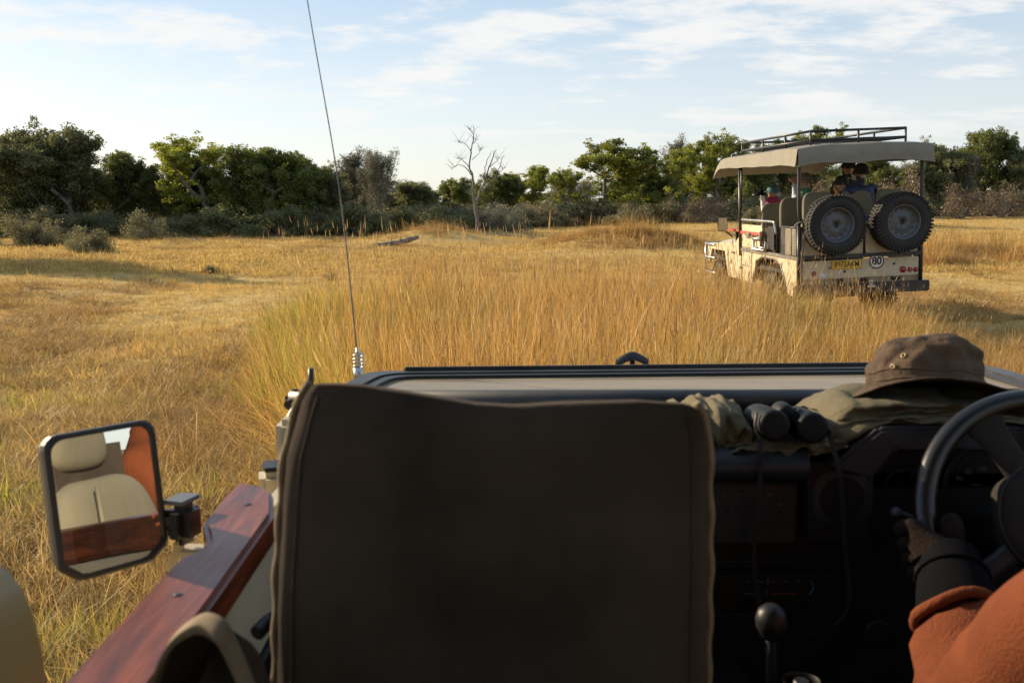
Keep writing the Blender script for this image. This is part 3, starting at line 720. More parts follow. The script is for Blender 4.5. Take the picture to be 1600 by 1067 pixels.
for_tree = [
 # kind, variant, px, width px, top y, depth, label
 ('dark', 0, 18, 150, 212, 57, 'dark broad tree cut off by the left edge of the picture'),
 ('dark', 1, 52, 120, 189, 60, 'tall dark tree at far left with a feathery top'),
 ('dark', 2, 122, 140, 194, 58, 'tall dark tree behind the lone round bush'),
 ('green', 0, 178, 110, 232, 60, 'lower olive tree sloping down right of the tallest left trees'),
 ('dark', 0, 232, 110, 262, 62, 'low dark tree in the dip between the two tall left groups'),
 ('green', 1, 300, 110, 236, 60, 'green tree at the left shoulder of the big rounded group'),
 ('round', 1, 338, 150, 211, 58, 'big yellow green tree with grey trunks left of the antenna'),
 ('green', 2, 402, 150, 222, 57, 'big rounded green tree with sunlit yellow top near the antenna'),
 ('green', 3, 452, 110, 238, 60, 'green tree just left of the antenna wire'),
 ('dark', 1, 502, 80, 252, 61, 'dark green tree directly behind the antenna wire'),
 ('grey', 0, 560, 80, 229, 66, 'half bare greyish tree right of the antenna wire'),
 ('grey', 1, 604, 70, 234, 64, 'brownish grey tree with a twiggy top left of the gap'),
 ('dark', 2, 652, 100, 280, 68, 'low dark tree behind the left termite mound'),
 ('green', 0, 705, 80, 276, 74, 'olive tree behind the left side of the dead tree'),
 ('green', 3, 768, 80, 264, 84, 'green tree behind the right side of the dead tree'),
 ('round', 2, 822, 96, 258, 84, 'forked green tree right of the dead tree'),
 ('grey', 1, 872, 60, 266, 90, 'pale bare tree between two green trees'),
 ('round', 1, 893, 62, 262, 88, 'small bright tree at the left foot of the tallest central tree'),
 ('round', 0, 938, 128, 217, 82, 'tall bright green tree standing clear in the centre'),
 ('green', 1, 1010, 70, 258, 88, 'yellow green tree right of the clear central tree'),
 ('grey', 0, 1052, 58, 210, 92, 'tall greyish tree top poking above the green trees'),
 ('round', 2, 1062, 110, 234, 88, 'broad bright green tree left of the other vehicle'),
 ('round', 1, 1125, 110, 206, 88, 'tall bright tree just left of the roof rack'),
 ('green', 2, 1172, 72, 229, 92, 'green tree partly behind the front of the canvas roof'),
 ('green', 0, 1215, 60, 214, 95, 'thin green tree behind the roof rack'),
 ('round', 0, 1282, 80, 197, 94, 'green tree whose top shows through the roof rack'),
 ('green', 3, 1350, 70, 232, 96, 'green tree hidden behind the canvas roof'),
 ('dark', 1, 1462, 84, 216, 92, 'dark tree right behind the corner of the canvas roof'),
 ('green', 2, 1524, 96, 197, 94, 'tall green tree near the right edge'),
 ('grey', 1, 1490, 60, 240, 90, 'brownish bare tree right of the spare wheels'),
 ('dark', 2, 1596, 84, 223, 92, 'dark green tree cut off by the right edge'),
]
def place_tree(kind, var, px, wpx, ty, d, label, group='trees along the far edge of the plain', x=None, top=None, half=None, rot=None):
    k = K[kind][var % len(K[kind])]
    xx = (px - 800) / FPX * d if x is None else x
    g = h1(xx, d); zt = CAM_H + (320 - ty) / FPX * d if top is None else top
    hz = (zt - g) / 7.0; hx = (wpx / 2 / FPX * d if half is None else half) / k['half']
    hx = min(max(hx, hz * .6), hz * 1.6)
    t = thing('tree', label, 'tree', (xx, d, g), (0, 0, rnd.uniform(0, 6.28) if rot is None else rot), group)
    t.scale = (hx, hx, hz)
    link('trunk', k['trunk'], t); link('crown', k['crown'], t)
    return t
for a in for_tree: place_tree(*a)
# second rank further back, seen only as filling between the crowns
rest = random.Random(5)
for i in range(34):
    px = -30 + i * 50 + rest.uniform(-14, 14); d = rest.uniform(100, 112) if px > 650 else rest.uniform(70, 82)
    ty = np.interp(px, [0, 200, 260, 500, 650, 720, 900, 1200, 1600], [232, 262, 285, 262, 296, 300, 285, 262, 262]) + rest.uniform(-8, 10)
    place_tree(rest.choice(['dark', 'green', 'dark', 'grey']), i, px, 90, ty, d, 'tree of the hazy rank behind the front trees', 'second rank of trees behind')
# trees left of the frame throw the long shadows over the plain
for (x_, y_, tp) in [(-27.5, 36.5, 8.8),]:
    place_tree('green', int(x_) % 4, 0, 100, 0, y_, 'tree left of the view whose shadow crosses the plain', 'trees left of the view', x=x_, top=tp, half=2.6)

# bushes
def bush_kind(seed, m_, size=.03, count=170, n=26, twig=.55):
    rs = random.Random(seed); mb = MB(); C = []; Rr = []
    for i in range(n):
        a = rs.uniform(0, 2 * PI); e = rs.uniform(.15, 1.0); L = rs.uniform(.7, 1.0)
        tip = Vector((math.cos(a) * (1.25 - e * .9), math.sin(a) * (1.25 - e * .9), e)) * L
        midp = tip * .5 + Vector((rs.uniform(-.1, .1), rs.uniform(-.1, .1), .05))
        mb.tube([(0, 0, -.05), midp, tip], [.02, .012, .004], 4, cap=False)
        for q, rr_ in ((tip, .22), (tip * .72, .24)): C.append(np.array(q)); Rr.append(rr_ * rs.uniform(.7, 1.2))
        for _ in range(3):
            a2 = midp.lerp(tip, rs.uniform(.1, .9)); mb.tube([a2, a2 + Vector((rs.uniform(-.3, .3), rs.uniform(-.3, .3), rs.uniform(.1, .35)))], [.007, .002], 3, cap=False)
    V, F, T = quadcloud(C, Rr, count, size, seed, .9); V[:, 2] = np.maximum(V[:, 2], .0)
    return dict(stem=mb.mesh('stem', M['bark']), leaf=leafmesh('foliage', V, F, T, m_))
BK = [bush_kind(1, M['leaf_scrub']), bush_kind(2, M['leaf_scrub'], .028, 110), bush_kind(3, M['leaf_dark'], .032, 160), bush_kind(4, M['leaf_brown'], .025, 80), bush_kind(5, M['leaf_grey'], .028, 110)]
def bush(px, py, hw_px, h_px, kind, label, d=None, group='bushes at the foot of the trees'):
    q = Z(px, py, 0); d = d or q.y; xx = (px - 800) / FPX * d; g = h1(xx, d)
    t = thing('bush', label, 'bush', (xx, d, g), (0, 0, rnd.uniform(0, 6)), group)
    t.scale = (hw_px / FPX * d, hw_px / FPX * d, h_px / FPX * d)
    link('stem', BK[kind]['stem'], t); link('foliage', BK[kind]['leaf'], t)
bush(140, 397, 42, 42, 0, 'lone round olive bush standing forward on the plain at left')
bush(30, 388, 45, 46, 1, 'pale scrubby bush at the far left edge')
bush(78, 388, 42, 44, 0, 'pale olive bush between the left edge and the lone round bush')
bush(232, 380, 40, 46, 1, 'dry scrub bush just right of the lone round bush')
bush(440, 372, 55, 48, 2, 'wide dark bush at the left of the antenna foot')
bush(560, 370, 60, 50, 2, 'wide dark green bush right of the antenna wire')
bush(640, 366, 45, 42, 2, 'dark bush behind the left termite mound')
bush(792, 364, 40, 42, 4, 'grey green bush right of the dead tree')
bush(985, 358, 42, 36, 0, 'olive bush under the clear central tree')
bush(1105, 352, 40, 40, 3, 'brown twiggy bush left of the other vehicle', d=75)
bush(1185, 350, 34, 36, 0, 'olive bush seen beyond the bonnet of the other vehicle', d=62)
bush(1290, 346, 55, 70, 3, 'tall brown bush seen through the open sides of the other vehicle', d=60)
bush(1400, 345, 50, 84, 3, 'tall bare brown bush behind the person in navy', d=62)
bush(1495, 340, 45, 52, 3, 'brown bush just right of the other vehicle', d=80)
bush(1560, 338, 45, 50, 3, 'dry brown bush near the right edge', d=80)
bush(1600, 336, 40, 44, 0, 'olive bush cut by the right edge', d=84)
# low shapes out on the plain
bush(515, 431, 20, 13, 3, 'small dark stubbly shrub on the open plain near the antenna', group='low shrubs on the plain')
bush(330, 424, 17, 12, 4, 'small twiggy shrub on the shaded strip of the plain', group='low shrubs on the plain')
# continuous scrub nobody could count
us = []
def scrub_rank(n_, lo, hi):
    px = nrs.uniform(-60, 1660, n_); d = np.interp(px, [0, 450, 650, 900, 1600], [57, 59, 66, 84, 92]) + nrs.uniform(lo, hi, n_)
    return (px - 800) / FPX * d, d
x1, y1 = scrub_rank(260, -5, 5); x2, y2 = scrub_rank(120, 8, 22)
x = np.concatenate([x1, x2]); y = np.concatenate([y1, y2])
sc = nrs.uniform(.8, 1.65, len(x)) * np.interp(y, [60, 100], [1.0, 1.4])
scrubs = []
for k_ in BK:      # stem and foliage as one mesh for the scatter
    bm = bmesh.new(); bm.from_mesh(k_['leaf']); me = bpy.data.meshes.new('scrub'); bm.to_mesh(me); bm.free(); me.materials.append(k_['leaf'].materials[0]) if not me.materials else None
    scrubs.append(me)
px_ = 800 + FPX * x / y
idx = np.where(px_ < 700, nrs.choice([0, 2, 2, 1, 0], len(x)), nrs.choice([0, 1, 3, 4, 0], len(x)))
put('undergrowth', scrubs, x, y, sc, sc * 1.5, 0.05, idx, 'low scrub growing as one mass beneath the trees')

# dead tree (measured from the photograph: two main limbs)
dt = P(746, 374, 52); dx0 = dt.x; gz = h1(dx0, 52)
root = thing('dead_tree', 'bare grey dead tree with two tall forked limbs', 'tree', (dx0, 52, gz))
def D(px, py, dy=0): q = P(px, py, 52 + dy); return Vector((q.x - dx0, dy, q.z - gz))
tr = MB()
def limb(pts, r0, r1):
    c = catmull([D(*p) for p in pts], 4); n_ = len(c)
    for i in range(1, n_ - 1): c[i] += Vector((rnd.uniform(-.03, .03), rnd.uniform(-.03, .03), 0))
    tr.tube(c, [r0 + (r1 - r0) * (i / (n_ - 1)) ** .8 for i in range(n_)], 7)
D0 = D(746, 374)
limb([(746, 380), (746, 350), (742, 318), (740, 300), (738, 275), (734, 262), (737, 235, .2), (740, 215, .3), (740, 196, .2)], .115, .010)
limb([(742, 322), (750, 300, .3), (757, 285, .5), (764, 262, .4), (772, 240, .3), (776, 234, .2)], .08, .012)
limb([(752, 300, .3), (762, 290, .6), (776, 272, .8), (784, 250, 1), (788, 242, 1)], .042, .009)
limb([(757, 285, .5), (758, 262, .2), (764, 245, 0), (769, 236, -.2)], .034, .008)
tw = random.Random(3)
for (pts, r) in [([(738, 275), (728, 262, -.2), (716, 258, -.4), (704, 266, -.5)], .035), ([(734, 262), (722, 250, -.3), (712, 247, -.5)], .03),
                 ([(737, 240, .2), (728, 226, 0), (716, 222, -.1)], .025), ([(739, 225, .3), (748, 212, .5)], .02), ([(740, 210, .2), (733, 200, 0)], .015),
                 ([(764, 262, .4), (776, 252, .6), (780, 246, .7)], .025), ([(744, 318), (735, 305, -.3), (728, 300, -.4)], .03), ([(776, 272, .8), (790, 262, 1.2)], .02), ([(738, 250), (748, 240), (752, 232)], .02)]:
    limb(pts, r, .006)
    e_ = D(*pts[-1])
    for _ in range(8):
        m0 = D(*pts[-1]).lerp(D(*pts[-2]), tw.uniform(0, .9)); tr.tube([m0, m0 + Vector((tw.uniform(-.45, .45), tw.uniform(-.2, .2), tw.uniform(.05, .55)))], [.012, .004], 3, cap=False)
tr.build('trunk', M['dead'], root, fixn=False)
# fallen logs
def log(pts, r0, r1, label):
    c = catmull([P(*p) for p in pts], 4); mb = MB(); n_ = len(c)
    for q in c: q.z = max(q.z, h1(q.x, q.y) + .02)
    mb.tube(c, [(r0 + (r1 - r0) * i / (n_ - 1)) * rnd.uniform(.8, 1.2) for i in range(n_)], 8)
    for _ in range(5):
        a = c[rnd.randrange(n_)]; mb.tube([a, a + Vector((rnd.uniform(-.5, .5), rnd.uniform(-.3, .3), rnd.uniform(.1, .5)))], [.03, .008], 4)
    tag(mb.build('fallen_log', M['log'], fixn=False), label, 'log')
log([(588, 388, 40), (610, 383, 40.5), (632, 377, 41), (652, 371, 42)], .16, .09, 'dark fallen log leaning on the left termite mound')
log([(750, 370, 53), (780, 368, 53), (810, 371, 52.5), (842, 373, 52)], .13, .07, 'long grey fallen trunk lying right of the dead tree')
log([(300, 386, 47), (345, 380, 48), (372, 377, 49)], .10, .06, 'thin pale fallen branch at the edge of the left trees')
log([(-5, 392, 42), (15, 389, 42), (38, 390, 42)], .12, .07, 'short fallen log at the far left edge')
# ------------------------------------------------------------------ the vehicle the photograph is taken from
own = wroot('safari_vehicle', 'open cream and black safari vehicle the view looks out from, with wooden door rail', 'off-road vehicle', (0.37, 0.6, 0))
WZ = 1.372                        # height of the folded windscreen
# bonnet, wings, scuttle
mb = MB()
def bon(u, v):
    x_ = 0.385 + (u - .5) * 1.36; y_ = 1.80 + v * 1.18
    return (x_, y_, 1.275 - .05 * v - .10 * abs(2 * u - 1) ** 5 - .11 * max(0, v - .9) * 10 * .6)
mb.grid(bon, 24, 16); mb.build('bonnet', M['cream'], own, fixn=False)
for sx in (-1, 1):
    mb = MB(); mb.box((0.385 + sx * .78, 2.42, 1.02), (.20, 1.15, .30), bev=.05); mb.build('wing', M['cream'], own)
mb = MB(); mb.box((.385, 2.98, .92), (1.3, .05, .42), bev=.02); mb.build('grille', M['black_plastic'], own)
for sx in (-1, 1):
    mb = MB(); mb.lathe([(0, -.01), (.09, -.02), (.105, 0), (.105, .05)], 20, (.385 + sx * .62, 3.0, .93), 'Y'); mb.build('headlight', M['lamp_clear'], own)
mb = MB(); mb.box((.385, 3.14, .62), (1.7, .1, .16), bev=.02); mb.build('bumper', M['black_metal'], own)
for sx in (-1, 1):
    for yy in (2.45, -1.2):
        w = MB(); w.lathe([(.0, -.11), (.22, -.11), (.24, -.09), (.36, -.12), (.40, -.08), (.40, .08), (.36, .12), (.24, .09), (.22, .11), (0, .11)], 28, (.385 + sx * .72, yy, .40), 'X'); w.build('wheel', M['rubber'], own)
mb = MB(); mb.box((.385, .1, .62), (1.55, 3.6, .08)); mb.build('floor', M['black_plastic'], own)
mb = MB(); mb.box((.385, 1.84, 1.0), (1.56, .05, .55)); mb.build('firewall', M['black_metal'], own)
# folded windscreen: tube frame, two inner lips, glass
fl, fr_ = Z(562, 583, WZ), Z(1546, 583, WZ)
ws_pts_near_l, ws_pts_near_r = Vector((-.405, 1.875, WZ)), Vector((1.185, 1.90, WZ))
fl = Vector((-.335, 2.265, WZ)); fr_ = Vector((1.145, 2.345, WZ))
nl, nr = Vector((-.395, 1.885, WZ)), Vector((1.17, 1.92, WZ))
def rrect(a, b, c, d, r, n_=6):      # rounded quadrilateral
    out = []; P4 = [a, b, c, d]
    for i in range(4):
        p0, p1, p2 = P4[i - 1], P4[i], P4[(i + 1) % 4]
        s_ = p1 + (p0 - p1).normalized() * r; e_ = p1 + (p2 - p1).normalized() * r
        for k in range(n_ + 1):
            t_ = k / n_; out.append(s_ * (1 - t_) ** 2 + p1 * 2 * t_ * (1 - t_) + e_ * t_ * t_)
    return out
mb = MB()
def ring(outer, inner, z0, z1):
    n_ = len(outer)
    vs = [(p.x, p.y, z1) for p in outer] + [(p.x, p.y, z1) for p in inner] + [(p.x, p.y, z0) for p in outer] + [(p.x, p.y, z0) for p in inner]
    fs = []
    for i in range(n_):
        j = (i + 1) % n_
        fs += [[i, j, n_ + j, n_ + i], [2 * n_ + j, 2 * n_ + i, 3 * n_ + i, 3 * n_ + j], [i, 2 * n_ + i, 2 * n_ + j, j], [n_ + j, 3 * n_ + j, 3 * n_ + i, n_ + i]]
    mb.add(vs, fs)
o_ = rrect(nl, nr, fr_, fl, .07); 
ctr = (nl + nr + fr_ + fl) / 4
def inset(d0, d1, dx_, r=.05): return rrect(nl + Vector((dx_, d0, 0)), nr + Vector((-dx_, d0, 0)), fr_ + Vector((-dx_, -d1, 0)), fl + Vector((dx_, -d1, 0)), r)
i1 = inset(.05, .040, .05)
ring(o_, i1, WZ - .045, WZ)
ws = mb.build('windscreen', M['black_metal'], own, bevel=.006)
mb = MB(); ring([p + Vector((0, 0, 0)) for p in inset(.051, .041, .051)], inset(.066, .062, .075), WZ - .03, WZ - .003); mb.build('glass_seal', M['black_plastic'], ws, bevel=.003)
mb = MB(); g_ = inset(.055, .045, .055); mb.add([(p.x, p.y, WZ - .010) for p in g_], [list(range(len(g_)))]); mb.build('glass', M['dusty_glass'], ws, fixn=False)
# long clamp strip along the outer lip with end brackets
mb = MB()
mb.box((.43, 2.308, WZ + .003), (1.36, .012, .01), Euler((0, 0, .062)).to_matrix(), .003)
mb.build('edge_strip', M['black_metal'], ws)
# hinge tube along the scuttle with its open end at left
mb = MB()
e0 = P(452, 627, 1.86); e1 = Vector((1.24, 1.90, e0.z - .004))
prof = [(.024, 0), (.027, .004), (.027, .05)]
mb.tube([e0 + Vector((.002, 0, 0)), e1], .022, 16)
mb.build('hinge_tube', M['black_metal'], ws)
mb = MB(); rot_y = Euler((R(35), 0, 0)).to_matrix()
mb.box(e0 + Vector((.015, -.002, 0)), (.045, .03, .048), bev=.014)
mb.lathe([(.009, -.034), (.009, -.02)], 14, e0 + Vector((.006, 0, 0)), 'Y')
mb.build('hinge_eye', M['black_metal'], ws)
mb = MB(); mb.lathe([(0, -.0165), (.008, -.0165)], 14, e0 + Vector((.009, 0, 0)), 'Y'); mb.build('eye_hole', M['dark_print'], ws)
# thin upright stop at the left, washer clip
mb = MB(); a_ = P(486, 606, 1.75); mb.tube([a_ - Vector((0, 0, .05)), a_ + Vector((0, 0, .012)), P(486, 575, 1.75)], [.006, .0055, .005], 8); mb.build('stop_pin', M['black_metal'], own)
# curved grab bar down the left of the scuttle
mb = MB(); mb.tube(catmull([P(462, 640, 1.82), P(452, 662, 1.80), P(449, 690, 1.78), P(456, 716, 1.77), P(470, 735, 1.77)], 5), .010, 10); mb.build('hinge_arm', M['black_metal'], own)
mb = MB(); mb.box(P(478, 700, 1.84) - Vector((0, 0, .04)), (.08, .16, .22), bev=.012); mb.build('scuttle_panel', M['cream'], own)
mb = MB(); q = P(432, 733, 1.72); mb.box(q - Vector((0, 0, .022)), (.062, .075, .05), Euler((0, 0, .25)).to_matrix(), .012); bk = mb.build('corner_bracket', M['cream'], own)
mb = MB(); mb.box(q + Vector((.003, -.002, .007)), (.052, .06, .008), Euler((0, 0, .25)).to_matrix(), .003); mb.build('bracket_pad', M['dash_grey'], bk)
# bonnet catch (the mushroom shape)
q = P(988, 563, 2.42)
mb = MB(); mb.tube([q - Vector((0, 0, .04)), q + Vector((0, 0, .004))], [.008, .006], 8)
mb.grid(lambda u, v: (q.x + (u - .5) * .078, q.y + (v - .5) * .03, q.z + .022 - .055 * abs(u - .5) ** 1.6 * (1) - .02 * (2 * v - 1) ** 2), 14, 6)
mb.grid(lambda u, v: (q.x + (u - .5) * .074, q.y + (v - .5) * .028, q.z + .006 - .035 * abs(u - .5) ** 1.6), 14, 6)
mb.build('bonnet_catch', M['black_plastic'], own)
# antenna
q = P(560, 577, 2.36)
top = P(474, -40, 2.60); mid_ = P(529, 288, 2.46)
mb = MB(); pts = [q + Vector((math.cos(a) * .0105, math.sin(a) * .0105, .004 + .034 * a / (2 * PI * 4.0))) for a in [i * PI / 6 for i in range(49)]]
mb.tube(pts, .0028, 6); mb.tube([q - Vector((0, 0, .03)), q + Vector((0, 0, .005))], .012, 12)
an = mb.build('antenna', M['steel'], own)
f0 = q + Vector((0, 0, .034)); f1 = P(557, 543, 2.36)
mb = MB(); mb.tube([f0, f0.lerp(f1, .5), f0.lerp(f1, .55), f1], [.0055, .0055, .004, .0022], 10); mb.build('ferrule', M['steel'], an)
mb = MB(); mb.tube(catmull([f1, mid_, top, P(440, -330, 2.8)], 8), [.0021 - .0011 * i / 24 for i in range(25)], 6); mb.build('whip', M['dead'], an)

# ---- left door: outer skin, inner trim, wooden rail with screws
RZ = 1.325
def zr(px, py): q = Z(px, py, RZ); return Vector((q.x, q.y))
fL = [zr(365, 757), zr(352, 770), zr(320, 809), zr(317, 818), zr(322, 832), zr(324, 843), zr(318, 853), zr(300, 862), zr(277, 870)]
nearL, nearR = zr(90, 1067), zr(240, 1067)
dirv = (zr(277, 870) - nearL).normalized(); bL = nearL - dirv * 0.62
rF = [zr(427, 772), zr(428, 800)]
dR = (zr(428, 800) - nearR).normalized(); bR = nearR - dR * 0.62
poly = [tuple(p) for p in [bL, nearL] + fL[::-1] + [zr(375, 752), zr(413, 759), zr(424, 766)] + rF + [nearR, bR]]
mb = MB(); mb.prism(poly, .048, base=RZ - .048)
door = wdoor = None
dm = MB()
# outer skin just outside the rail, inner trim just inside
xo0, xo1 = (bL.x + .015), (zr(317, 818).x + .018)
dm.prism([(bL.y, RZ - .05), (1.66, RZ - .05), (1.70, .62), (bL.y, .62)], .02, 'X', base=min(xo0, xo1))
dm.build('door_skin', M['cream'], own)
dmi = MB(); xi = bR.x - .03
dmi.add([(bR.x - .012, bR.y, RZ - .046), (rF[1].x - .014, 1.66, RZ - .046), (rF[1].x - .002, 1.66, RZ - .15), (bR.x, bR.y, RZ - .15)], [[0, 1, 2, 3]])
dmi.build('door_top_trim', M['cream'], own, fixn=False)
dmi = MB(); dmi.box(((bR.x + rF[1].x) / 2 - .025, .85, .95), (.05, 1.65, .45), bev=.01); dmi.build('door_lining', M['black_plastic'], own)
rail = mb.build('wooden_rail', M['wood'], own, bevel=.007)
for (px, py) in ((387, 788), (277, 929)):
    s = zr(px, py); sc_ = MB(); sc_.lathe([(0, RZ + .0012), (.0035, RZ + .0012), (.0042, RZ + .0004), (.0066, RZ + .0005)], 16, (s.x, s.y, 0)); sc_.build('screw', M['black_metal'], rail)
# door hardware in the dark well
mb = MB(); mb.tube(catmull([P(452, 985, 1.06), P(430, 965, 1.12), P(400, 990, 1.10)], 5), .009, 8); mb.build('door_pull', M['black_plastic'], own)

# ---- side mirror
mc = P(169, 780, 1.28)
tocam = (Vector((0, 0, CAM_H)) - mc).normalized()
tgt = Vector((.0, 1.06, 1.345))
totgt = (tgt - mc).normalized()
mn = (tocam + totgt).normalized()
MIR = MB()
zax = mn; xax = Vector((0, 0, 1)).cross(zax).normalized(); yax = zax.cross(xax)
roll = R(.8); xa = xax * math.cos(roll) + yax * math.sin(roll); ya = -xax * math.sin(roll) + yax * math.cos(roll)
W2, H2 = .074, .0965
def mpt(x_, y_, z_=0): return mc + xa * x_ + ya * y_ + zax * z_
def outl(k, dz):
    w, h_ = W2 - k, H2 - k
    raw = [(-w, h_ - .018), (-w + .0014, h_ - .011), (-w + .0053, h_ - .0053), (-w + .011, h_ - .0014), (-w + .018, h_), (w - .018, h_), (w - .011, h_ - .0014), (w - .0053, h_ - .0053), (w - .0014, h_ - .011), (w, h_ - .018), (w, -h_ + .024), (w - .005, -h_ + .016), (w - .022, -h_ + .002), (w - .032, -h_), (-w + .032, -h_), (-w + .022, -h_ + .002), (-w + .005, -h_ + .016), (-w, -h_ + .024)]
    return [mpt(a, b_, dz) for a, b_ in raw]
L_ = [outl(0.02, -.045), outl(.004, -.03), outl(0, -.008), outl(0, .003), outl(.003, .006), outl(.007, .006), outl(.0075, .001)]
n_ = len(L_[0]); vs = [p for q in L_ for p in q]; fs = []
for a in range(len(L_) - 1):
    for i in range(n_): j = (i + 1) % n_; fs.append([a * n_ + i, a * n_ + j, (a + 1) * n_ + j, (a + 1) * n_ + i])
MIR.add(vs, fs); MIR.add(L_[0], [list(range(n_))])
mir = MIR.build('side_mirror', M['black_plastic'], own)
g = MB(); g.add(outl(.0074, .0015), [list(range(n_))]); g.build('mirror_glass', M['mirror'], mir, fixn=False)
mb = MB(); q = P(288, 815, 1.345)
mb.box(q, (.036, .05, .060), Euler((0, 0, -.3)).to_matrix(), .012); mb.box(P(268, 812, 1.335), (.04, .022, .03), None, .008)
ar = mb.build('mirror_arm', M['black_plastic'], mir)
mb = MB(); mb.box(q + Vector((-.002, 0, .0325)), (.034, .046, .006), Euler((0, 0, -.3)).to_matrix(), .0025); mb.build('arm_cap', M['grey_paint'], mir)
mb = MB(); mb.box(P(276, 866, 1.34), (.012, .014, .05), Euler((0, .35, 0)).to_matrix(), .003); mb.box(P(298, 860, 1.35), (.045, .03, .012), None, .003); mb.build('mirror_foot', M['cream'], mir)

# ---- front passenger seat: tall canvas back cover towards us, padded front with headrest beyond
def seat_edge(side, t):       # t 0 bottom .. 1 top, in pixels
    if side < 0: px = np.interp(t, [0, .35, .6, .85, .97, 1], [452, 434, 436, 452, 474, 488])
    else: px = np.interp(t, [0, .35, .75, .93, .985, 1], [1088, 1098, 1104, 1103, 1092, 1080])
    return float(px)
def seat_top(px): return float(np.interp(px, [480, 520, 570, 640, 740, 800, 900, 1000, 1070, 1100, 1115], [602, 600, 603, 613, 629, 633, 630, 628, 632, 638, 656]))
def seat_pt(u, v, dep=.92, off=0.0):
    pxl, pxr = seat_edge(-1, v), seat_edge(1, v); px = pxl + (pxr - pxl) * u
    top_ = seat_top(px); py = 1330 + (top_ - 1330) * v
    q = P(px, py, dep)
    bul = .028 * (1 - (2 * u - 1) ** 4) * (1 - max(0, (v - .9) / .1) ** 2 * .8)
    w_ = noise.noise(Vector((u * 3, v * 5, 1.3))) * .006 + noise.noise(Vector((u * 9, v * 4, 4.3))) * .0025 + .004 * math.sin(v * 9 + u * 3)
    q.y -= bul + w_ - off; return q
sb = MB(); sb.grid(lambda u, v: seat_pt(u, v), 44, 60)
# rounded sides and top returning to the front
def side_s(u, v, s):
    a = u * PI / 2; q = seat_pt(0 if s < 0 else 1, v); q.x += (0.012 * math.sin(a)) * s * 1.0; q.y += .02 * (1 - math.cos(a)) + .04 * u; q.z -= .014 * u; return q
sb.grid(lambda u, v: side_s(u, v, -1), 5, 60); sb.grid(lambda u, v: side_s(u, v, 1), 5, 60, flip=True)
def top_s(u, v):
    q = seat_pt(u, 1.0); a = v * PI; q.y += .030 * (1 - math.cos(a)); q.z += .003 * math.sin(a) - .014 * v; return q
sb.grid(top_s, 44, 6)
sb.grid(lambda u, v: seat_pt(u, v) + Vector((0, .06, -.014)), 44, 20)
seat = sb.build('front_seat', M['seatback'], own)
for s in (-1, 1):
    mb = MB(); mb.tube([seat_pt(0 if s < 0 else 1, v / 40) + Vector((s * .006 + .002 * math.sin(v * 1.3) * .6, .012, 0)) for v in range(0, 41)], .0042, 8); mb.build('piping', M['piping'], seat)
    mb = MB(); mb.tube([seat_pt((.035 if s < 0 else .965), v / 40) + Vector((0, -.0005, 0)) for v in range(0, 40)], .0016, 6); mb.build('seam', M['seatback'], seat)
# padded front, seen in the mirror
mb = MB()
def pad(cx, cy, cz, w, d_, h_, tilt, p=3.2, seed=0):
    n1, n2 = 28, 28
    def f(u, v):
        th = (u * 2 - 1) * PI; ph = (v - .5) * PI
        cp, sp, ct, st_ = math.cos(ph), math.sin(ph), math.cos(th), math.sin(th)
        e = lambda a: math.copysign(abs(a) ** (2 / p), a)
        q = Vector((w * e(cp) * e(ct), d_ * e(cp) * e(st_), h_ * e(sp)))
        q += q.normalized() * crease_noise(q, 6, .006, seed)
        q = Euler((tilt, 0, 0)).to_matrix() @ q
        return q + Vector((cx, cy, cz))
    mb.grid(f, n1, n2)
sx_ = -.015
pad(sx_, 1.05, 1.12, .215, .065, .27, R(6), 4.5, 1); pad(sx_, 1.25, .86, .22, .26, .09, 0, 4, 2)
mb.build('seat_cushion', M['khaki'], seat)
mb = MB(); pad(sx_ - .045, 1.02, 1.468, .12, .045, .066, R(4), 3.6, 3); mb.build('headrest', M['khaki'], seat)
mb = MB(); mb.tube([Vector((sx_ - .155, 1.118, .9)), Vector((sx_ - .15, 1.116, 1.15)), Vector((sx_ - .135, 1.105, 1.30)), Vector((sx_ - .10, 1.09, 1.375))], .004, 6); mb.build('cushion_seam', M['khaki'], seat)
mb = MB(); mb.box((sx_, .995, 1.09), (.36, .10, .78), bev=.03); mb.build('seat_frame', M['seatback'], seat)

# driver's seat
mb = MB(); pad(.76, .84, 1.14, .235, .06, .30, R(6), 4.5, 5); pad(.76, 1.05, .90, .24, .26, .09, 0, 4, 6)
ds = mb.build('driver_seat', M['khaki'], own)
# second row behind the camera: bench backs and a steel bar
for k, (xx, yy) in enumerate([(-.13, -.42), (.38, -.42), (.90, -.42), (-.13, -1.35), (.38, -1.35), (.90, -1.35), (-.13, -2.3), (.38, -2.3), (.90, -2.3)]):
    mb = MB(); pad(xx, yy, 1.25, .22, .055, .32, R(6), 4.5, 8 + k); pad(xx, yy + .28, 1.0, .23, .25, .08, 0, 4, 9 + k); mb.build('passenger_seat', M['khaki'], own)
mb = MB(); mb.tube([(-.42, .25, 1.40), (.2, .25, 1.46), (.6, .25, 1.47), (1.2, .25, 1.44)], .016, 10); mb.build('grab_bar', M['black_metal'], own)
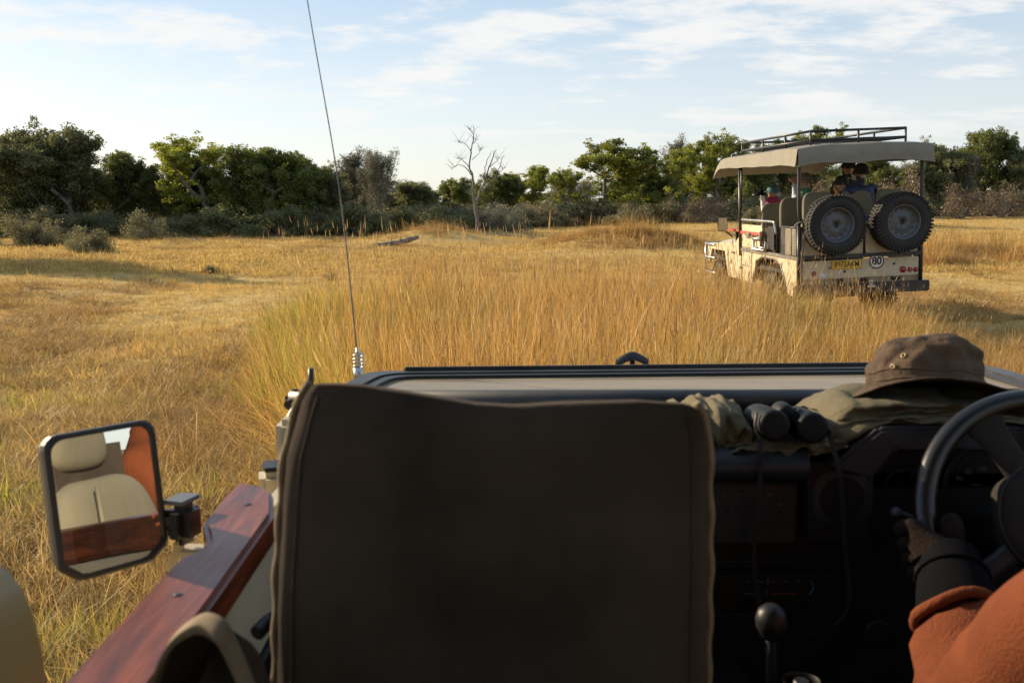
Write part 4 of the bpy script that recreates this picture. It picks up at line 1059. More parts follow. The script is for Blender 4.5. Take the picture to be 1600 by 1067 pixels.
# body sides behind the front door, tailgate, canopy with posts
mb = MB(); mb.prism([(-2.9, .7), (-2.9, 1.22), (.30, 1.22), (.34, .7)], .03, 'X', base=-.47); mb.build('side_panel', M['cream'], own)
mb = MB(); mb.prism([(-2.9, .7), (-2.9, 1.27), (1.75, 1.27), (1.75, .7)], .03, 'X', base=1.235); mb.build('side_panel', M['cream'], own)
mb = MB(); mb.box((.385, -2.9, 1.0), (1.66, .05, .6)); mb.build('tailgate', M['cream'], own)
mb = MB(); mb.grid(lambda u, v: (.385 + (u - .5) * 1.80, -2.93 + .02 * math.sin(u * 25), 1.28 + 1.10 * v), 40, 6); mb.build('added_rear_light_block', M['canopy'], own, fixn=False)  # canvas sheet added out of view to keep sky light off the seat backs
mb = MB()
mb.grid(lambda u, v: (.385 + (u - .5) * 1.86, -3.0 + v * 4.15, 2.42 - .05 * (2 * u - 1) ** 4 + .006 * math.sin(v * 20)), 12, 16)
mb.grid(lambda u, v: (.385 + (u - .5) * 1.86, -3.0 + v * 4.15, 2.39 - .05 * (2 * u - 1) ** 4), 6, 8, flip=True)
for s in (-1, 1): mb.box((.385 + s * .93, -.925, 2.33), (.012, 4.15, .14))
mb.build('canopy', M['canopy'], own, fixn=False)
for (xx, yy) in ((-.47, .30), (1.24, .30), (-.47, -2.9), (1.24, -2.9)):
    mb = MB(); mb.tube([(xx, yy, .8), (xx, yy, 2.37)], .02, 10); mb.build('canopy_post', M['black_metal'], own)
# cream rounded shoulder of the rear body at the lower left
mb = MB()
cpx = [(-60, 872), (-10, 880), (14, 892), (34, 918), (50, 955), (62, 1000), (70, 1040), (76, 1100)]
sh = [P(a, b_, .80) for a, b_ in cpx]
def shf(u, v):
    i = u * (len(sh) - 1); k = min(int(i), len(sh) - 2); q = sh[k].lerp(sh[k + 1], i - k).copy()
    a = v * PI * .5; q.x -= (1 - math.cos(a)) * .05; q.y -= v * .50 ; q.z += math.sin(a * 2) * .004; return q
mb.grid(shf, 24, 10)
mb.add([sh[0] + Vector((-.25, 0, 0))] + sh + [sh[-1] + Vector((-.25, 0, -.05))], [list(range(len(sh) + 2))])
mb.build('body_shoulder', M['cream_warm_bounce'], own)
# grab loop and dark cloth pouch at the lower edge
mb = MB(); arc = catmull([P(*p) for p in [(236, 1110, .80), (246, 1050, .80), (268, 1000, .80), (297, 974, .80), (322, 968, .80), (346, 982, .79), (362, 1010, .785), (378, 1045, .78), (400, 1100, .77)]], 5)
mb.grid(lambda u, v: arc[int(round(u * 40))] + Vector((0, (v - .5) * .03, .002 * math.cos((v - .5) * PI))), 40, 5)
mb.grid(lambda u, v: arc[int(round(u * 40))] + Vector((0, (v - .5) * .03, -.007)), 40, 5, flip=True)
for e_ in (0, 1): mb.grid(lambda u, v: arc[int(round(u * 40))] + Vector((0, (e_ - .5) * .03, -.007 * v)), 40, 2)
mb.build('grab_loop', M['piping'], own)
mb = MB(); cen = P(318, 1110, .80); mb.grid(lambda u, v: arc[int(round(u * 40))].lerp(cen, v) + Vector((0, .012 + .05 * v, -.006)), 40, 4); mb.build('loop_pouch', M['seatback'], own)
mb = MB(); arc2 = catmull([P(*p) for p in [(350, 975, .84), (372, 990, .84), (396, 1008, .84), (414, 1040, .84), (430, 1110, .84)]], 6)
mb.grid(lambda u, v: arc2[int(round(u * 24))] + Vector((-.02 * v * (1 - u), -.10 * v, -.07 * v)), 24, 8); mb.build('cloth_flap', M['seatback'], own)

# ---- dashboard
DY = 1.55
dash = MB()
def pz(px, py, d): q = P(px, py, d); return (q.x, q.z)
# main lower wall across the car, recessed, with padded roll above at passenger side
dash.box((.385, 1.72, 1.08), (1.54, .20, .44), bev=.02)
dash_o = dash.build('dashboard', M['dash'], own)
mb = MB(); mb.box((.385, 1.745, 1.335), (1.54, .22, .045), bev=.018); mb.build('dash_top', M['dash'], dash_o)
a_, b_ = P(1118, 730, 1.56), P(1262, 733, 1.56)
mb = MB(); L0 = Vector((-.33, a_.y, a_.z)); 
mb.grid(lambda u, v: (L0.x + (b_.x - L0.x) * u, 1.60 - .055 * math.sin(PI * min(1, max(0, v))) ** .6, a_.z + .036 - .072 * v), 12, 12)
mb.build('padded_roll', M['dash_grey'], dash_o, fixn=False)
mb = MB(); q = P(1178, 700, 1.60); mb.box((q.x - .15, 1.61, q.z), (.5, .06, .008), bev=.003); mb.build('trim_strip', mat('dull_brown_trim', (.10, .07, .055), .6), dash_o)
# radio with buttons and faint lettering
mb = MB(); c0 = P(1172, 802, 1.585); mb.box((c0.x, c0.y + .02, c0.z), (.155, .04, .105), bev=.004); rad = mb.build('radio', M['dash_grey'], dash_o)
mb = MB()
for k in range(7): q = P(1122 + 17 * k, 806, 1.563); mb.box(q, (.011, .004, .006), bev=.001)
mb.build('radio_button', M['dash_grey'], rad)
mb = MB()
for (px, py, w_) in [(1130, 772, .005), (1140, 772, .004), (1149, 772, .007), (1163, 772, .003), (1198, 772, .006), (1216, 788, .006)] + [(1126 + 17 * k, 798, .0025) for k in range(6)]:
    q = P(px, py, 1.5625); mb.tube([q, q + Vector((w_, 0, 0))], .0008, 4)
mb.build('button_marks', M['grey_print'], rad)
# round vent in a square surround
c = P(1315, 778, 1.57)
mb = MB()
def sqring(u, v):
    a = u * 2 * PI; e = lambda t_: math.copysign(abs(t_) ** .42, t_)
    ro = Vector((.052 * e(math.cos(a)), 0, .050 * e(math.sin(a)))); ri = Vector((.034 * math.cos(a), 0, .034 * math.sin(a)))
    if v < .2: return Vector((c.x, c.y + .045, c.z)) + ro * 1.04
    if v < .5: return Vector((c.x, c.y + .002, c.z)) + ro
    if v < .8: return Vector((c.x, c.y - .003, c.z)) + ri * 1.08
    return Vector((c.x, c.y + .035, c.z)) + ri * .9
mb.grid(lambda u, v: sqring(u, v), 64, 4, smooth=False); mb.build('vent_surround', M['dash_grey'], dash_o)
mb = MB(); mb.lathe([(0, 0), (.031, 0)], 24, (c.x, c.y + .034, c.z), 'Y'); mb.build('vent_back', M['dark_print'], dash_o)
for k in range(5):
    mb = MB(); hw = math.sqrt(max(0, .031 ** 2 - (.012 * (k - 2)) ** 2)); mb.box((c.x, c.y + .016, c.z + .012 * (k - 2)), (2 * hw, .02, .0018), Euler((R(-28), 0, 0)).to_matrix()); mb.build('vent_slat', M['dash'], dash_o)
# hood over the instruments
cy = 1.64
hp = [pz(1302, 726, DY), pz(1376, 669, DY), (1.16, pz(1376, 669, DY)[1]), (1.20, pz(1302, 745, DY)[1]), (1.20, pz(1302, 860, DY)[1]), (pz(1600, 860, DY)[0], pz(1302, 860, DY)[1])]
hin = [pz(1372, 742, DY), pz(1402, 700, DY), (1.12, pz(1400, 700, DY)[1]), (1.15, pz(1302, 745, DY)[1]), (1.15, pz(1302, 840, DY)[1])]
mb = MB()
ho = [pz(1300, 728, DY), pz(1376, 669, DY), (1.16, pz(1376, 669, DY)[1]), (1.20, pz(1376, 740, DY)[1])]
hi = [pz(1365, 745, DY), pz(1400, 702, DY), (1.13, pz(1400, 702, DY)[1]), (1.15, pz(1376, 745, DY)[1])]
n_ = 4; vs = [(x_, DY, z_) for x_, z_ in ho] + [(x_, DY - .004, z_) for x_, z_ in hi] + [(x_, DY + .20, z_) for x_, z_ in ho] + [(x_, DY + .10, z_) for x_, z_ in hi]
fs = []
for i in range(3): fs += [[i, i + 1, n_ + i + 1, n_ + i], [i + 1, i, 2 * n_ + i, 2 * n_ + i + 1], [n_ + i, n_ + i + 1, 3 * n_ + i + 1, 3 * n_ + i]]
mb.add(vs, fs); mb.build('instrument_hood', M['dash_grey'], dash_o, bevel=.006)
pl = pz(1362, 745, DY); 
mb = MB(); zt_ = pz(1400, 700, DY)[1]; zb_ = pz(1400, 850, DY)[1]; mb.box(((pl[0] + 1.17) / 2 - .0, DY + .10, (zt_ + zb_) / 2), (1.17 - pl[0] + .02, .02, zt_ - zb_ + .02)); mb.build('instrument_panel', M['dash'], dash_o)
mb = MB(); mb.prism([pz(1268, 728, DY), pz(1300, 728, DY), pz(1366, 745, DY), pz(1366, 850, DY), pz(1268, 850, DY)], .06, 'Y', base=DY + .02); mb.build('side_cheek', M['dash'], dash_o)
GY = DY + .086
def gauge(px, py, r_px, d=GY):
    c = P(px, py, d); r = r_px / FPX * d; g_ = MB()
    g_.lathe([(r, 0), (r * 1.05, -.006), (r * 1.12, 0)], 40, c, 'Y'); return c, r, g_.build('gauge', M['dash_grey'], dash_o)
def tick(c, r, a0, a1, n_, long_, w, m_, g_, every=2):
    mb = MB()
    for k in range(n_):
        a = R(a0 + (a1 - a0) * k / (n_ - 1)); L = long_ * (1.6 if k % every == 0 else 1)
        p0 = c + Vector((math.cos(a) * r * .93, -.001, math.sin(a) * r * .93)); p1 = c + Vector((math.cos(a) * (r * .93 - L), -.001, math.sin(a) * (r * .93 - L)))
        mb.tube([p0, p1], w, 4)
    return mb.build('tick_marks', m_, g_, fixn=False)
def gtxt(s, px, py, sz, g_, m_='grey_print'):
    o = link('lettering', text_mesh(s, sz, M[m_], .0002), g_, loc=P(px, py, GY - .003)); o.rotation_euler = (PI / 2, 0, 0)
c, r, g_ = gauge(1556, 762, 78)
tick(c, r, 215, -20, 19, .004, .0006, M['grey_print'], g_)
for s, px, py in (('0', 1496, 794), ('20', 1492, 779), ('40', 1491, 762), ('60', 1499, 747), ('80', 1513, 737), ('100', 1534, 732), ('km/h', 1526, 757)):
    gtxt(s, px, py, .0115 if s != 'km/h' else .008, g_)
mb = MB(); mb.tube([P(1485, 793, GY - .006), P(1524, 779, GY - .006)], .0008, 4); mb.build('needle', M['red_print'], g_)
c, r, g_ = gauge(1412, 758, 28)
tick(c, r, 250, 110, 7, .002, .0004, M['grey_print'], g_); gtxt('H', 1403, 755, .006, g_); gtxt('C', 1405, 782, .006, g_)
mb = MB(); mb.tube([P(1394, 772, GY - .005), P(1409, 769, GY - .005)], .0007, 4); mb.build('needle', M['red_print'], g_)
c, r, g_ = gauge(1446, 742, 22)
tick(c, r, 230, 100, 7, .002, .0004, M['grey_print'], g_)
# stalk
mb = MB(); mb.tube([P(1402, 802, 1.46), P(1420, 806, 1.50), P(1450, 816, 1.55)], [.006, .004, .006], 10); q = P(1401, 801, 1.455); mb.lathe([(0, -.010), (.006, -.009), (.0085, -.003), (.0085, .005), (.005, .009)], 14, q, 'Y'); mb.build('indicator_stalk', M['dash_grey'], dash_o)
# heater panel with faint blue and red marks
mb = MB(); q = P(1215, 918, 1.60); mb.box(q + Vector((0, .012, 0)), (.21, .02, .055), bev=.004); hv = mb.build('heater_panel', M['dash'], dash_o)
mb = MB(); 
for k in range(5): mb.tube([P(1165 + 20 * k, 908, 1.598), P(1174 + 20 * k, 908, 1.598)], .0008, 4)
mb.tube([P(1200, 902, 1.595), P(1200, 914, 1.595)], .0012, 4); mb.build('slider_marks', M['grey_print'], hv)
mb = MB(); mb.tube([P(1163, 927, 1.598), P(1190, 927, 1.598)], .001, 4); mb.tube([P(1197, 921, 1.598), P(1199, 934, 1.598)], .0012, 4); mb.tube(catmull([P(1266, 907, 1.598), P(1271, 914, 1.598), P(1270, 922, 1.598), P(1265, 928, 1.598)], 3), .0018, 5); mb.build('cool_mark', M['blue_print'], hv)
mb = MB(); mb.tube([P(1205, 927, 1.598), P(1245, 927, 1.598)], .001, 4); mb.build('warm_mark', M['red_print'], hv)
mb = MB(); mb.tube([P(1118, 877, 1.612), P(1340, 875, 1.612)], .0012, 4); mb.tube([P(1118, 960, 1.612), P(1300, 958, 1.612)], .001, 4); mb.build('panel_gap', M['dash_grey'], dash_o)
for (px, py) in ((1368, 982),):
    mb = MB(); q = P(px, py, 1.60); mb.box(q, (.052, .02, .052), bev=.006); kk = mb.build('switch_plate', M['dash'], dash_o)
    mb = MB(); mb.lathe([(.018, -.012), (.02, -.01), (.0205, 0)], 24, q, 'Y'); mb.build('socket_ring', M['dash_grey'], kk)
mb = MB(); mb.box((.30, 1.45, .86), (.22, .5, .26), bev=.03); mb.build('centre_console', M['dash'], own)
# gear lever with dark ball knob
q = P(1205, 970, 1.28)
mb = MB(); mb.tube([q - Vector((-.02, -.03, .28)), q - Vector((0, 0, .02))], [.009, .007], 10); gl_ = mb.build('gear_lever', M['black_rubber'], own)
mb = MB(); mb.lathe([(0, .024), (.010, .0225), (.018, .015), (.0215, .003), (.020, -.008), (.014, -.019), (.008, -.026), (0, -.026)], 24, q); kb = mb.build('knob', mat('glossy_knob', (.010, .010, .012), .45, spec=.3, var=.1), gl_)
q2 = P(1252, 1062, 1.22); mb = MB(); mb.lathe([(.024, 0), (.020, -.01), (.03, -.02), (.034, -.05)], 20, q2); mb.tube([q2 - Vector((0, 0, .2)), q2], .01, 8); mb.build('transfer_lever', M['black_plastic'], own)

# ---- steering wheel
wc = P(1642, 814, 1.43); wn_ = Vector((0, -math.cos(R(26)), math.sin(R(26))))    # faces the driver
wx_ = Vector((1, 0, 0)); wy_ = wn_.cross(wx_).normalized(); wy_ = -wy_ if wy_.z < 0 else wy_
RW = .186
def wp_(a, r_=RW, k=0.0): return wc + wx_ * math.cos(a) * r_ + wy_ * math.sin(a) * r_ + wn_ * k
stw = None
mb = MB(); mb.tube([wp_(2 * PI * i / 72) for i in range(72)], .0162, 16, closed=True); stw = mb.build('steering_wheel', M['leather'], own, fixn=False)
def pad2(c, sx, sy, sz, p=3.0):
    def f(u, v):
        th = (u * 2 - 1) * PI; ph = (v - .5) * PI; e = lambda a: math.copysign(abs(a) ** (2 / p), a)
        return c + wx_ * sx * e(math.cos(ph)) * e(math.cos(th)) + wy_ * sy * e(math.cos(ph)) * e(math.sin(th)) + wn_ * sz * e(math.sin(ph))
    return f
mb = MB(); mb.grid(pad2(wc + wn_ * .005, .085, .072, .03, 3.4), 32, 16); mb.build('hub', M['hub_grey'], stw)
def spoke(a, w0, w1, m_='hub_grey'):
    d_ = wx_ * math.cos(a) + wy_ * math.sin(a); s_ = wn_.cross(d_)
    mb = MB()
    def f(u, v):
        r_ = .06 + (RW - .01 - .06) * u; w = w0 + (w1 - w0) * (u ** 2) ; w = w * (1 - .25 * math.sin(PI * u)); th = v * 2 * PI
        return wc + d_ * r_ + s_ * w * math.cos(th) + wn_ * (.010 * math.sin(th) + .012 * (1 - u))
    mb.grid(f, 14, 16); return mb.build('spoke', M[m_], stw, fixn=False)
spoke(R(118), .030, .036); spoke(R(62), .030, .036); spoke(R(214), .020, .022, 'dash_grey'); spoke(R(326), .020, .022, 'dash_grey')
mb = MB(); mb.tube([wc - wn_ * .02, wc - wn_ * .30], [.03, .035], 14); mb.build('steering_column', M['dash'], own)
mb = MB(); mb.tube([wp_(R(x_), .088, .026) for x_ in range(120, 250, 8)], .0012, 5); mb.build('hub_seam', M['dash_grey'], stw)

# ------------------------------------------------------------------ things lying on the dashboard
# hat
hc = P(1447, 607, 1.70)
hat_c = Vector((hc.x, hc.y, hc.z))
hr = 77 / FPX * 1.70
def hatp(u, v):
    a = u * 2 * PI
    prof = [(0, .092), (.35, .0915), (.62, .087), (.80, .077), (.90, .062), (.965, .040), (1.0, .018), (1.06, .004), (1.10, -.0), (1.30, -.004), (1.44, -.009), (1.60, -.017)]
    i = v * (len(prof) - 1); k = min(int(i), len(prof) - 2); f = i - k
    r_ = prof[k][0] * (1 - f) + prof[k + 1][0] * f; z_ = prof[k][1] * (1 - f) + prof[k + 1][1] * f
    rx = hr * r_ * 1.13; ry = hr * r_ * .95
    q = Vector((math.cos(a) * rx, math.sin(a) * ry, z_))
    side = min(1, max(0, (r_ - .3) / .6))
    amp = .011 * side if r_ < 1.1 else .005 * (r_ - 1.0)
    q += Vector((math.cos(a), math.sin(a), .3)) * (crease_noise(q, 22, amp, 3) + crease_noise(q, 48, amp * .6, 9))
    if r_ < .95: q.z += crease_noise(q, 14, .010, 5) + (.007 * (q.x / hr)) * 0 - .008 * max(0, abs(q.x / hr) - .2) ** 2
    if r_ > 1.12:      # brim dips left and right, sweeps up at the back
        bl = (r_ - 1.12) / .66; q.z += bl * (-.016 * math.cos(2 * a) + .005 * math.sin(a * 3 + 1)); q.x *= 1 + .10 * bl * (1 if q.x > 0 else .35)
    q = Euler((R(-19), R(3), 0)).to_matrix() @ q
    return hat_c + q
mb = MB(); mb.grid(hatp, 88, 46)
mb.grid(lambda u, v: hatp(u, .52 + v * .48) - Vector((0, 0, .0022)), 88, 20, flip=True)
hat = mb.build('hat', M['hat'], fixn=False); tag(hat, 'brown waxed bucket hat with curved brim resting on the olive jacket above the dials', 'hat')
def ringat(v, dr, name, m_, w=.0012, n_=88):
    mb = MB(); pts = []
    for k in range(n_): q = hatp(k / n_, v); d_ = Vector((q.x - hat_c.x, q.y - hat_c.y, 0)).normalized(); pts.append(q + d_ * dr)
    mb.tube(pts, w, 5, closed=True); return mb.build(name, m_, hat, fixn=False)
ringat(.545, .0005, 'hat_band_seam', M['hat']); ringat(.665, .0008, 'brim_seam', M['hat']); ringat(.995, .0, 'brim_edge', M['hat'], .0018); ringat(.83, .0, 'brim_stitching', M['hat'], .0008)
for (u_, v_) in ((.635, .44), (.612, .53)):
    q = hatp(u_, v_); nrm = (q - hat_c - Vector((0, 0, .02))).normalized(); mt = nrm.to_track_quat('Z', 'Y').to_matrix()
    mb = MB(); mb.lathe([(.0022, .0005), (.0028, .0016), (.0046, .0016), (.0054, .0)], 18, q + nrm * .0012, mtx=mt); mb.build('eyelet', mat('brass_eyelet', (.20, .15, .07), .45, metal=.6), hat)
# folded olive jacket under the hat: soft layered folds
def fold(name, outline, d0, d1, thick, m_, parent=None, seed=0, nu=46, nv=16):
    """cloth slab: outline = list of (px, py_top, py_bottom) along its length at depth d0; runs back to d1"""
    xs_ = [o[0] for o in outline]
    mb = MB()
    def f(u, v):
        px = xs_[0] + (xs_[-1] - xs_[0]) * u; t = float(np.interp(px, xs_, [o[1] for o in outline])); b_ = float(np.interp(px, xs_, [o[2] for o in outline]))
        pt, pb = P(px, t, d0), P(px, b_, d0)
        if v < .5:       # front face bulging towards us
            w = v / .5; q = pb.lerp(pt, w); q.y -= thick * math.sin(PI * w) ** .7
            q.y += crease_noise((u * 7, w * 3, seed), 1, .022) ; q.z += crease_noise((u * 9, w * 2, seed + 4), 1, .012) * math.sin(PI * min(1, w + .1))
        else:
            w = (v - .5) / .5; q = pt.copy(); q.y += (d1 - d0) * w; q.z += .010 * math.sin(PI * w) - .02 * w * w
            q.z += crease_noise((u * 8, w * 3 + 2, seed), 1, .013) * min(1, w * 3 + .15)
        e_ = min(u, 1 - u) * 12
        if e_ < 1: q.y += (1 - e_) ** 2 * .03
        q.z += crease_noise((u * 26, v * 5, seed + 9), 1, .0035); q.y += crease_noise((u * 19, v * 9, seed + 12), 1, .006)
        return q
    mb.grid(f, nu, nv * 2); return mb.build(name, m_, parent, fixn=False)
jk = thing('jacket', 'folded olive field jacket on the dashboard under the brown hat', 'jacket')
fold('folded_layer', [(1298, 664, 672), (1312, 642, 668), (1330, 630, 660), (1380, 627, 650), (1430, 626, 646), (1480, 627, 645), (1540, 630, 646), (1600, 633, 648), (1680, 636, 650)], 1.60, 1.80, .014, M['jacket'], jk, 1)
fold('folded_layer', [(1284, 690, 706), (1300, 668, 704), (1325, 660, 694), (1350, 654, 672), (1420, 648, 664), (1500, 648, 664), (1600, 650, 666), (1690, 652, 668)], 1.585, 1.80, .012, M['jacket'], jk, 2)
fold('sleeve_fold', [(1120, 700, 704), (1170, 694, 706), (1230, 690, 712), (1270, 686, 712), (1300, 690, 706), (1330, 684, 690)], 1.575, 1.72, .010, M['jacket'], jk, 3)
# rolled olive bundle between seat and binoculars
jb = fold('rolled_pouch', [(1060, 656, 700), (1088, 646, 704), (1115, 639, 704), (1140, 640, 705), (1160, 650, 704), (1172, 664, 702), (1179, 682, 700)], 1.60, 1.78, .022, M['jacket'], None, 5)
tag(jb, 'rolled olive cloth pouch on the dashboard between the seat back and the binoculars', 'pouch')
mb = MB(); q = P(1188, 668, 1.66); mb.box(q, (.05, .08, .018), Euler((0, 0, .3)).to_matrix(), .008); tag(mb.build('cloth_rag', mat('pale_rag', (.30, .33, .32), .9, bump=.4, bscale=60)), 'small pale grey rag tucked behind the binoculars', 'rag')
# binoculars, eyepieces towards us
bn = wroot('binoculars', 'black binoculars with capped eyepieces lying on the dashboard between cloth pouch and jacket', 'binoculars', tuple(P(1238, 690, 1.56)))
for (px, py) in ((1211, 665), (1271, 669)):
    q = P(px, py, 1.545); ax = Vector((.02 if px < 1240 else .05, 1, -.14)).normalized(); mt = ax.to_track_quat('Z', 'Y').to_matrix()
    mb = MB(); mb.lathe([(0, 0), (.0225, 0), (.0245, .003), (.0245, .022), (.021, .024), (.022, .03), (.026, .05), (.028, .085), (.028, .12), (.026, .125), (0, .125)], 32, q, mtx=mt); bar = mb.build('barrel', M['black_rubber'], bn)
    mb = MB(); mb.lathe([(0, -.0015), (.018, -.0015), (.0225, -.0005), (.0235, .002)], 32, q, mtx=mt); mb.build('eyepiece_cap', M['black_rubber'], bar)
    mb = MB(); mb.lathe([(.0247, .006), (.0256, .008), (.0256, .014), (.0247, .016)], 32, q, mtx=mt); mb.build('rubber_ring', M['black_rubber'], bar)
mb = MB(); mb.box(P(1241, 657, 1.60), (.03, .05, .012), bev=.004); mb.tube([P(1240, 650, 1.57), P(1240, 648, 1.63)], .009, 14); mb.build('bridge', M['black_rubber'], bn)
mb = MB(); q = P(1222, 643, 1.60); mb.lathe([(0, -.03), (.012, -.03), (.016, -.024), (.016, .01), (.012, .014), (0, .014)], 20, q, 'Y'); mb.build('focus_wheel', M['black_rubber'], bn)
mb = MB()
for k in range(5): q = P(1226 + 8 * k, 637 + 2 * abs(k - 1), 1.60); mb.lathe([(0, .003), (.0028, .002), (.0034, -.003)], 8, q)
mb.build('knobs', M['dash_grey'], bn)
mb = MB()
for pts in ([(1186, 680, 1.555), (1188, 705, 1.54), (1187, 760, 1.545), (1182, 820, 1.55), (1178, 880, 1.555), (1186, 940, 1.56), (1195, 975, 1.55)],
            [(1296, 672, 1.55), (1302, 700, 1.54), (1312, 740, 1.535), (1317, 800, 1.545), (1322, 870, 1.555), (1327, 925, 1.56), (1318, 962, 1.56), (1285, 985, 1.555), (1240, 988, 1.55), (1210, 984, 1.545), (1196, 975, 1.55)]):
    c_ = catmull([P(*p) for p in pts], 6); w_ = .0036
    mb.grid(lambda u, v: c_[int(round(u * (len(c_) - 1)))] + Vector(((v - .5) * 2 * w_, 0, 0)) + Vector((0, -.001, (v - .5) * w_ * 1.2)), len(c_) - 1, 1)
    mb.grid(lambda u, v: c_[int(round(u * (len(c_) - 1)))] + Vector(((v - .5) * 2 * w_, .0016, (v - .5) * w_ * 1.2)), len(c_) - 1, 1, flip=True)
mb.build('strap', mat('strap_webbing', (.014, .012, .011), .85, bump=.3, bscale=800, bdist=.001), bn, fixn=False)
mb = MB()
for pts in ([(1183, 645, 1.56), (1180, 665, 1.55), (1186, 690, 1.545)], [(1293, 668, 1.55), (1300, 676, 1.545), (1297, 690, 1.545)]): mb.tube(catmull([P(*p) for p in pts], 5), .0022, 6)
mb.build('strap_lug', M['black_plastic'], bn)

# ------------------------------------------------------------------ the driver: seated, left hand on the wheel
ha = R(187); rp = wp_(ha); rt = (wp_(ha - .02) - wp_(ha + .02)).normalized(); ro = (rp - wc).normalized()
if rt.z < 0: rt = -rt
def hp_(t_, o, n2): return rp + rt * t_ + ro * o + wn_ * n2
wrist = P(1490, 915, 1.33); elbow = P(1535, 1125, 1.14); shl = Vector((.585, .90, 1.395))
J = [(.76, .98, 1.02), (.76, .93, 1.2), (.76, .90, 1.38), (.76, .92, 1.50), (.76, .95, 1.58), (.76, .965, 1.70),     # pelvis chest neck head
     tuple(shl), tuple(elbow), tuple(wrist),
     tuple(hp_(-.045, .004, .030)), tuple(hp_(-.012, .014, .030)),
     (.945, .90, 1.43), (1.03, 1.02, 1.16), (.93, 1.26, 1.17), tuple(wp_(R(-10), RW, .02)),
     (.66, 1.30, 1.02), (.64, 1.52, .78), (.86, 1.30, 1.02), (.88, 1.52, .78),
     tuple((Vector(shl) + Vector(elbow)) / 2 + Vector((0, 0, .004))), tuple(Vector(elbow).lerp(wrist, .5))]
B = [(0, 1), (1, 2), (2, 3), (3, 4), (4, 5), (2, 6), (6, 19), (19, 7), (7, 20), (20, 8), (8, 9), (9, 10), (2, 11), (11, 12), (12, 13), (13, 14), (0, 15), (15, 16), (0, 17), (17, 18)]
RR = [.15, .15, .165, .075, .062, .095, .085, .082, .043, .036, .034, .085, .07, .045, .032, .085, .06, .085, .06, .088, .070]
BM = [1, 0, 0, 2, 2, 0, 0, 0, 0, 0, 3, 3, 0, 0, 0, 3, 1, 1, 1, 1]
# five gloved fingers closing round the rim
def fing(root_i, pts, rads):
    global J, B, RR, BM
    prev = root_i
    for p, r_ in zip(pts, rads):
        J.append(tuple(p)); RR.append(r_); B.append((prev, len(J) - 1)); BM.append(3); prev = len(J) - 1
for k, L in enumerate((.94, 1.0, .96, .84)):
    tt = .018 - .0215 * k
    fing(10 if k < 2 else 9, [hp_(tt, .030, .020), hp_(tt - .003, .036, -.006 * L), hp_(tt - .004, .014, -.030 * L), hp_(tt - .004, -.012, -.030 * L)], [.0165, .0158, .0150, .0140])
fing(9, [hp_(-.030, -.018, .026), hp_(.004, -.030, .024), hp_(.030, -.030, .014)], [.019, .018, .016])
def drv_warp(v):
    # folds of the loose fleece along the forearm
    ab = wrist - elbow; t_ = (v - elbow).dot(ab) / ab.length_squared; d_ = v - (elbow + ab * t_)
    if 0 < t_ < 0.76 and d_.length < .14: v = v + d_.normalized() * min(1, (0.76 - t_) * 9) * (math.sin(t_ * 30 + 4 * noise.noise(v * 8)) * .010 * (0.3 + t_) + crease_noise(v, 16, .006, 2))
    elif (v - shl).length < .34 and v.y > .7: v = v + Vector((-.5, .4, .4)) * crease_noise(v, 11, .014, 7)
    return v
drv = skinned('person', J, B, RR, [M['fleece'], mat('dark_trousers', (.03, .03, .035), .9), M['skin'], M['glove']], BM, None, 0, 2, drv_warp)
tag(drv, 'person driving in a rust orange fleece with a dark glove on the steering wheel', 'person')
# glove gauntlet and cuff end
gw = (elbow - wrist).normalized()
mb = MB(); mb.tube([wrist + gw * .075, wrist + gw * .05, wrist + gw * .02, wrist - gw * .012, wrist - gw * .04, Vector(J[9]) - gw * .005], [.054, .056, .052, .047, .044, .036], 20, cap=False); mb.build('glove_cuff', M['glove_dark'], drv)
mb = MB(); ring_c = wrist + gw * .068; u1 = gw.orthogonal().normalized(); u2 = gw.cross(u1)
mb.tube([ring_c + (u1 * math.cos(a) + u2 * math.sin(a)) * .058 + gw * .006 * math.sin(3 * a) for a in [i * PI / 14 for i in range(28)]], .008, 10, closed=True); mb.build('sleeve_cuff', M['fleece'], drv)
mb = MB(); mb.tube([wrist - gw * .012 + (u1 * math.cos(a) + u2 * math.sin(a)) * .0485 for a in [i * PI / 14 for i in range(28)]], .003, 6, closed=True); mb.build('glove_strap', M['glove_dark'], drv)
mb = MB(); hcen = Vector((.76, .965, 1.70)); mb.lathe([(0, .135), (.06, .125), (.098, .09), (.112, .03), (.108, .0)], 24, hcen - Vector((0, 0, 0))); mb.grid(lambda u, v: hcen + Vector((math.cos(PI * u) * .10, .09 + .09 * math.sin(PI * u) * v, .03 - .02 * v)), 14, 3); mb.build('cap', M['hat'], drv)
# eyes, nose, mouth, ears
hd = MB(); 
for s in (-1, 1): hd.lathe([(0, .004), (.008, .002), (.012, -.004)], 10, hcen + Vector((s * .034, .098, .0)), 'Y')
hd.build('eyes', M['dark_print'], drv)
hd = MB(); hd.lathe([(0, .03), (.008, .01), (.015, -.02), (0, -.03)], 10, hcen + Vector((0, .103, -.025))); hd.build('nose', M['skin'], drv)
hd = MB(); hd.box(hcen + Vector((0, .09, -.06)), (.045, .02, .008), bev=.003); hd.build('mouth', mat('lips', (.35, .12, .09), .5), drv)
hd = MB()
for s in (-1, 1): hd.box(hcen + Vector((s * .102, -.0, -.01)), (.02, .035, .055), bev=.008)
hd.build('ears', M['skin'], drv)
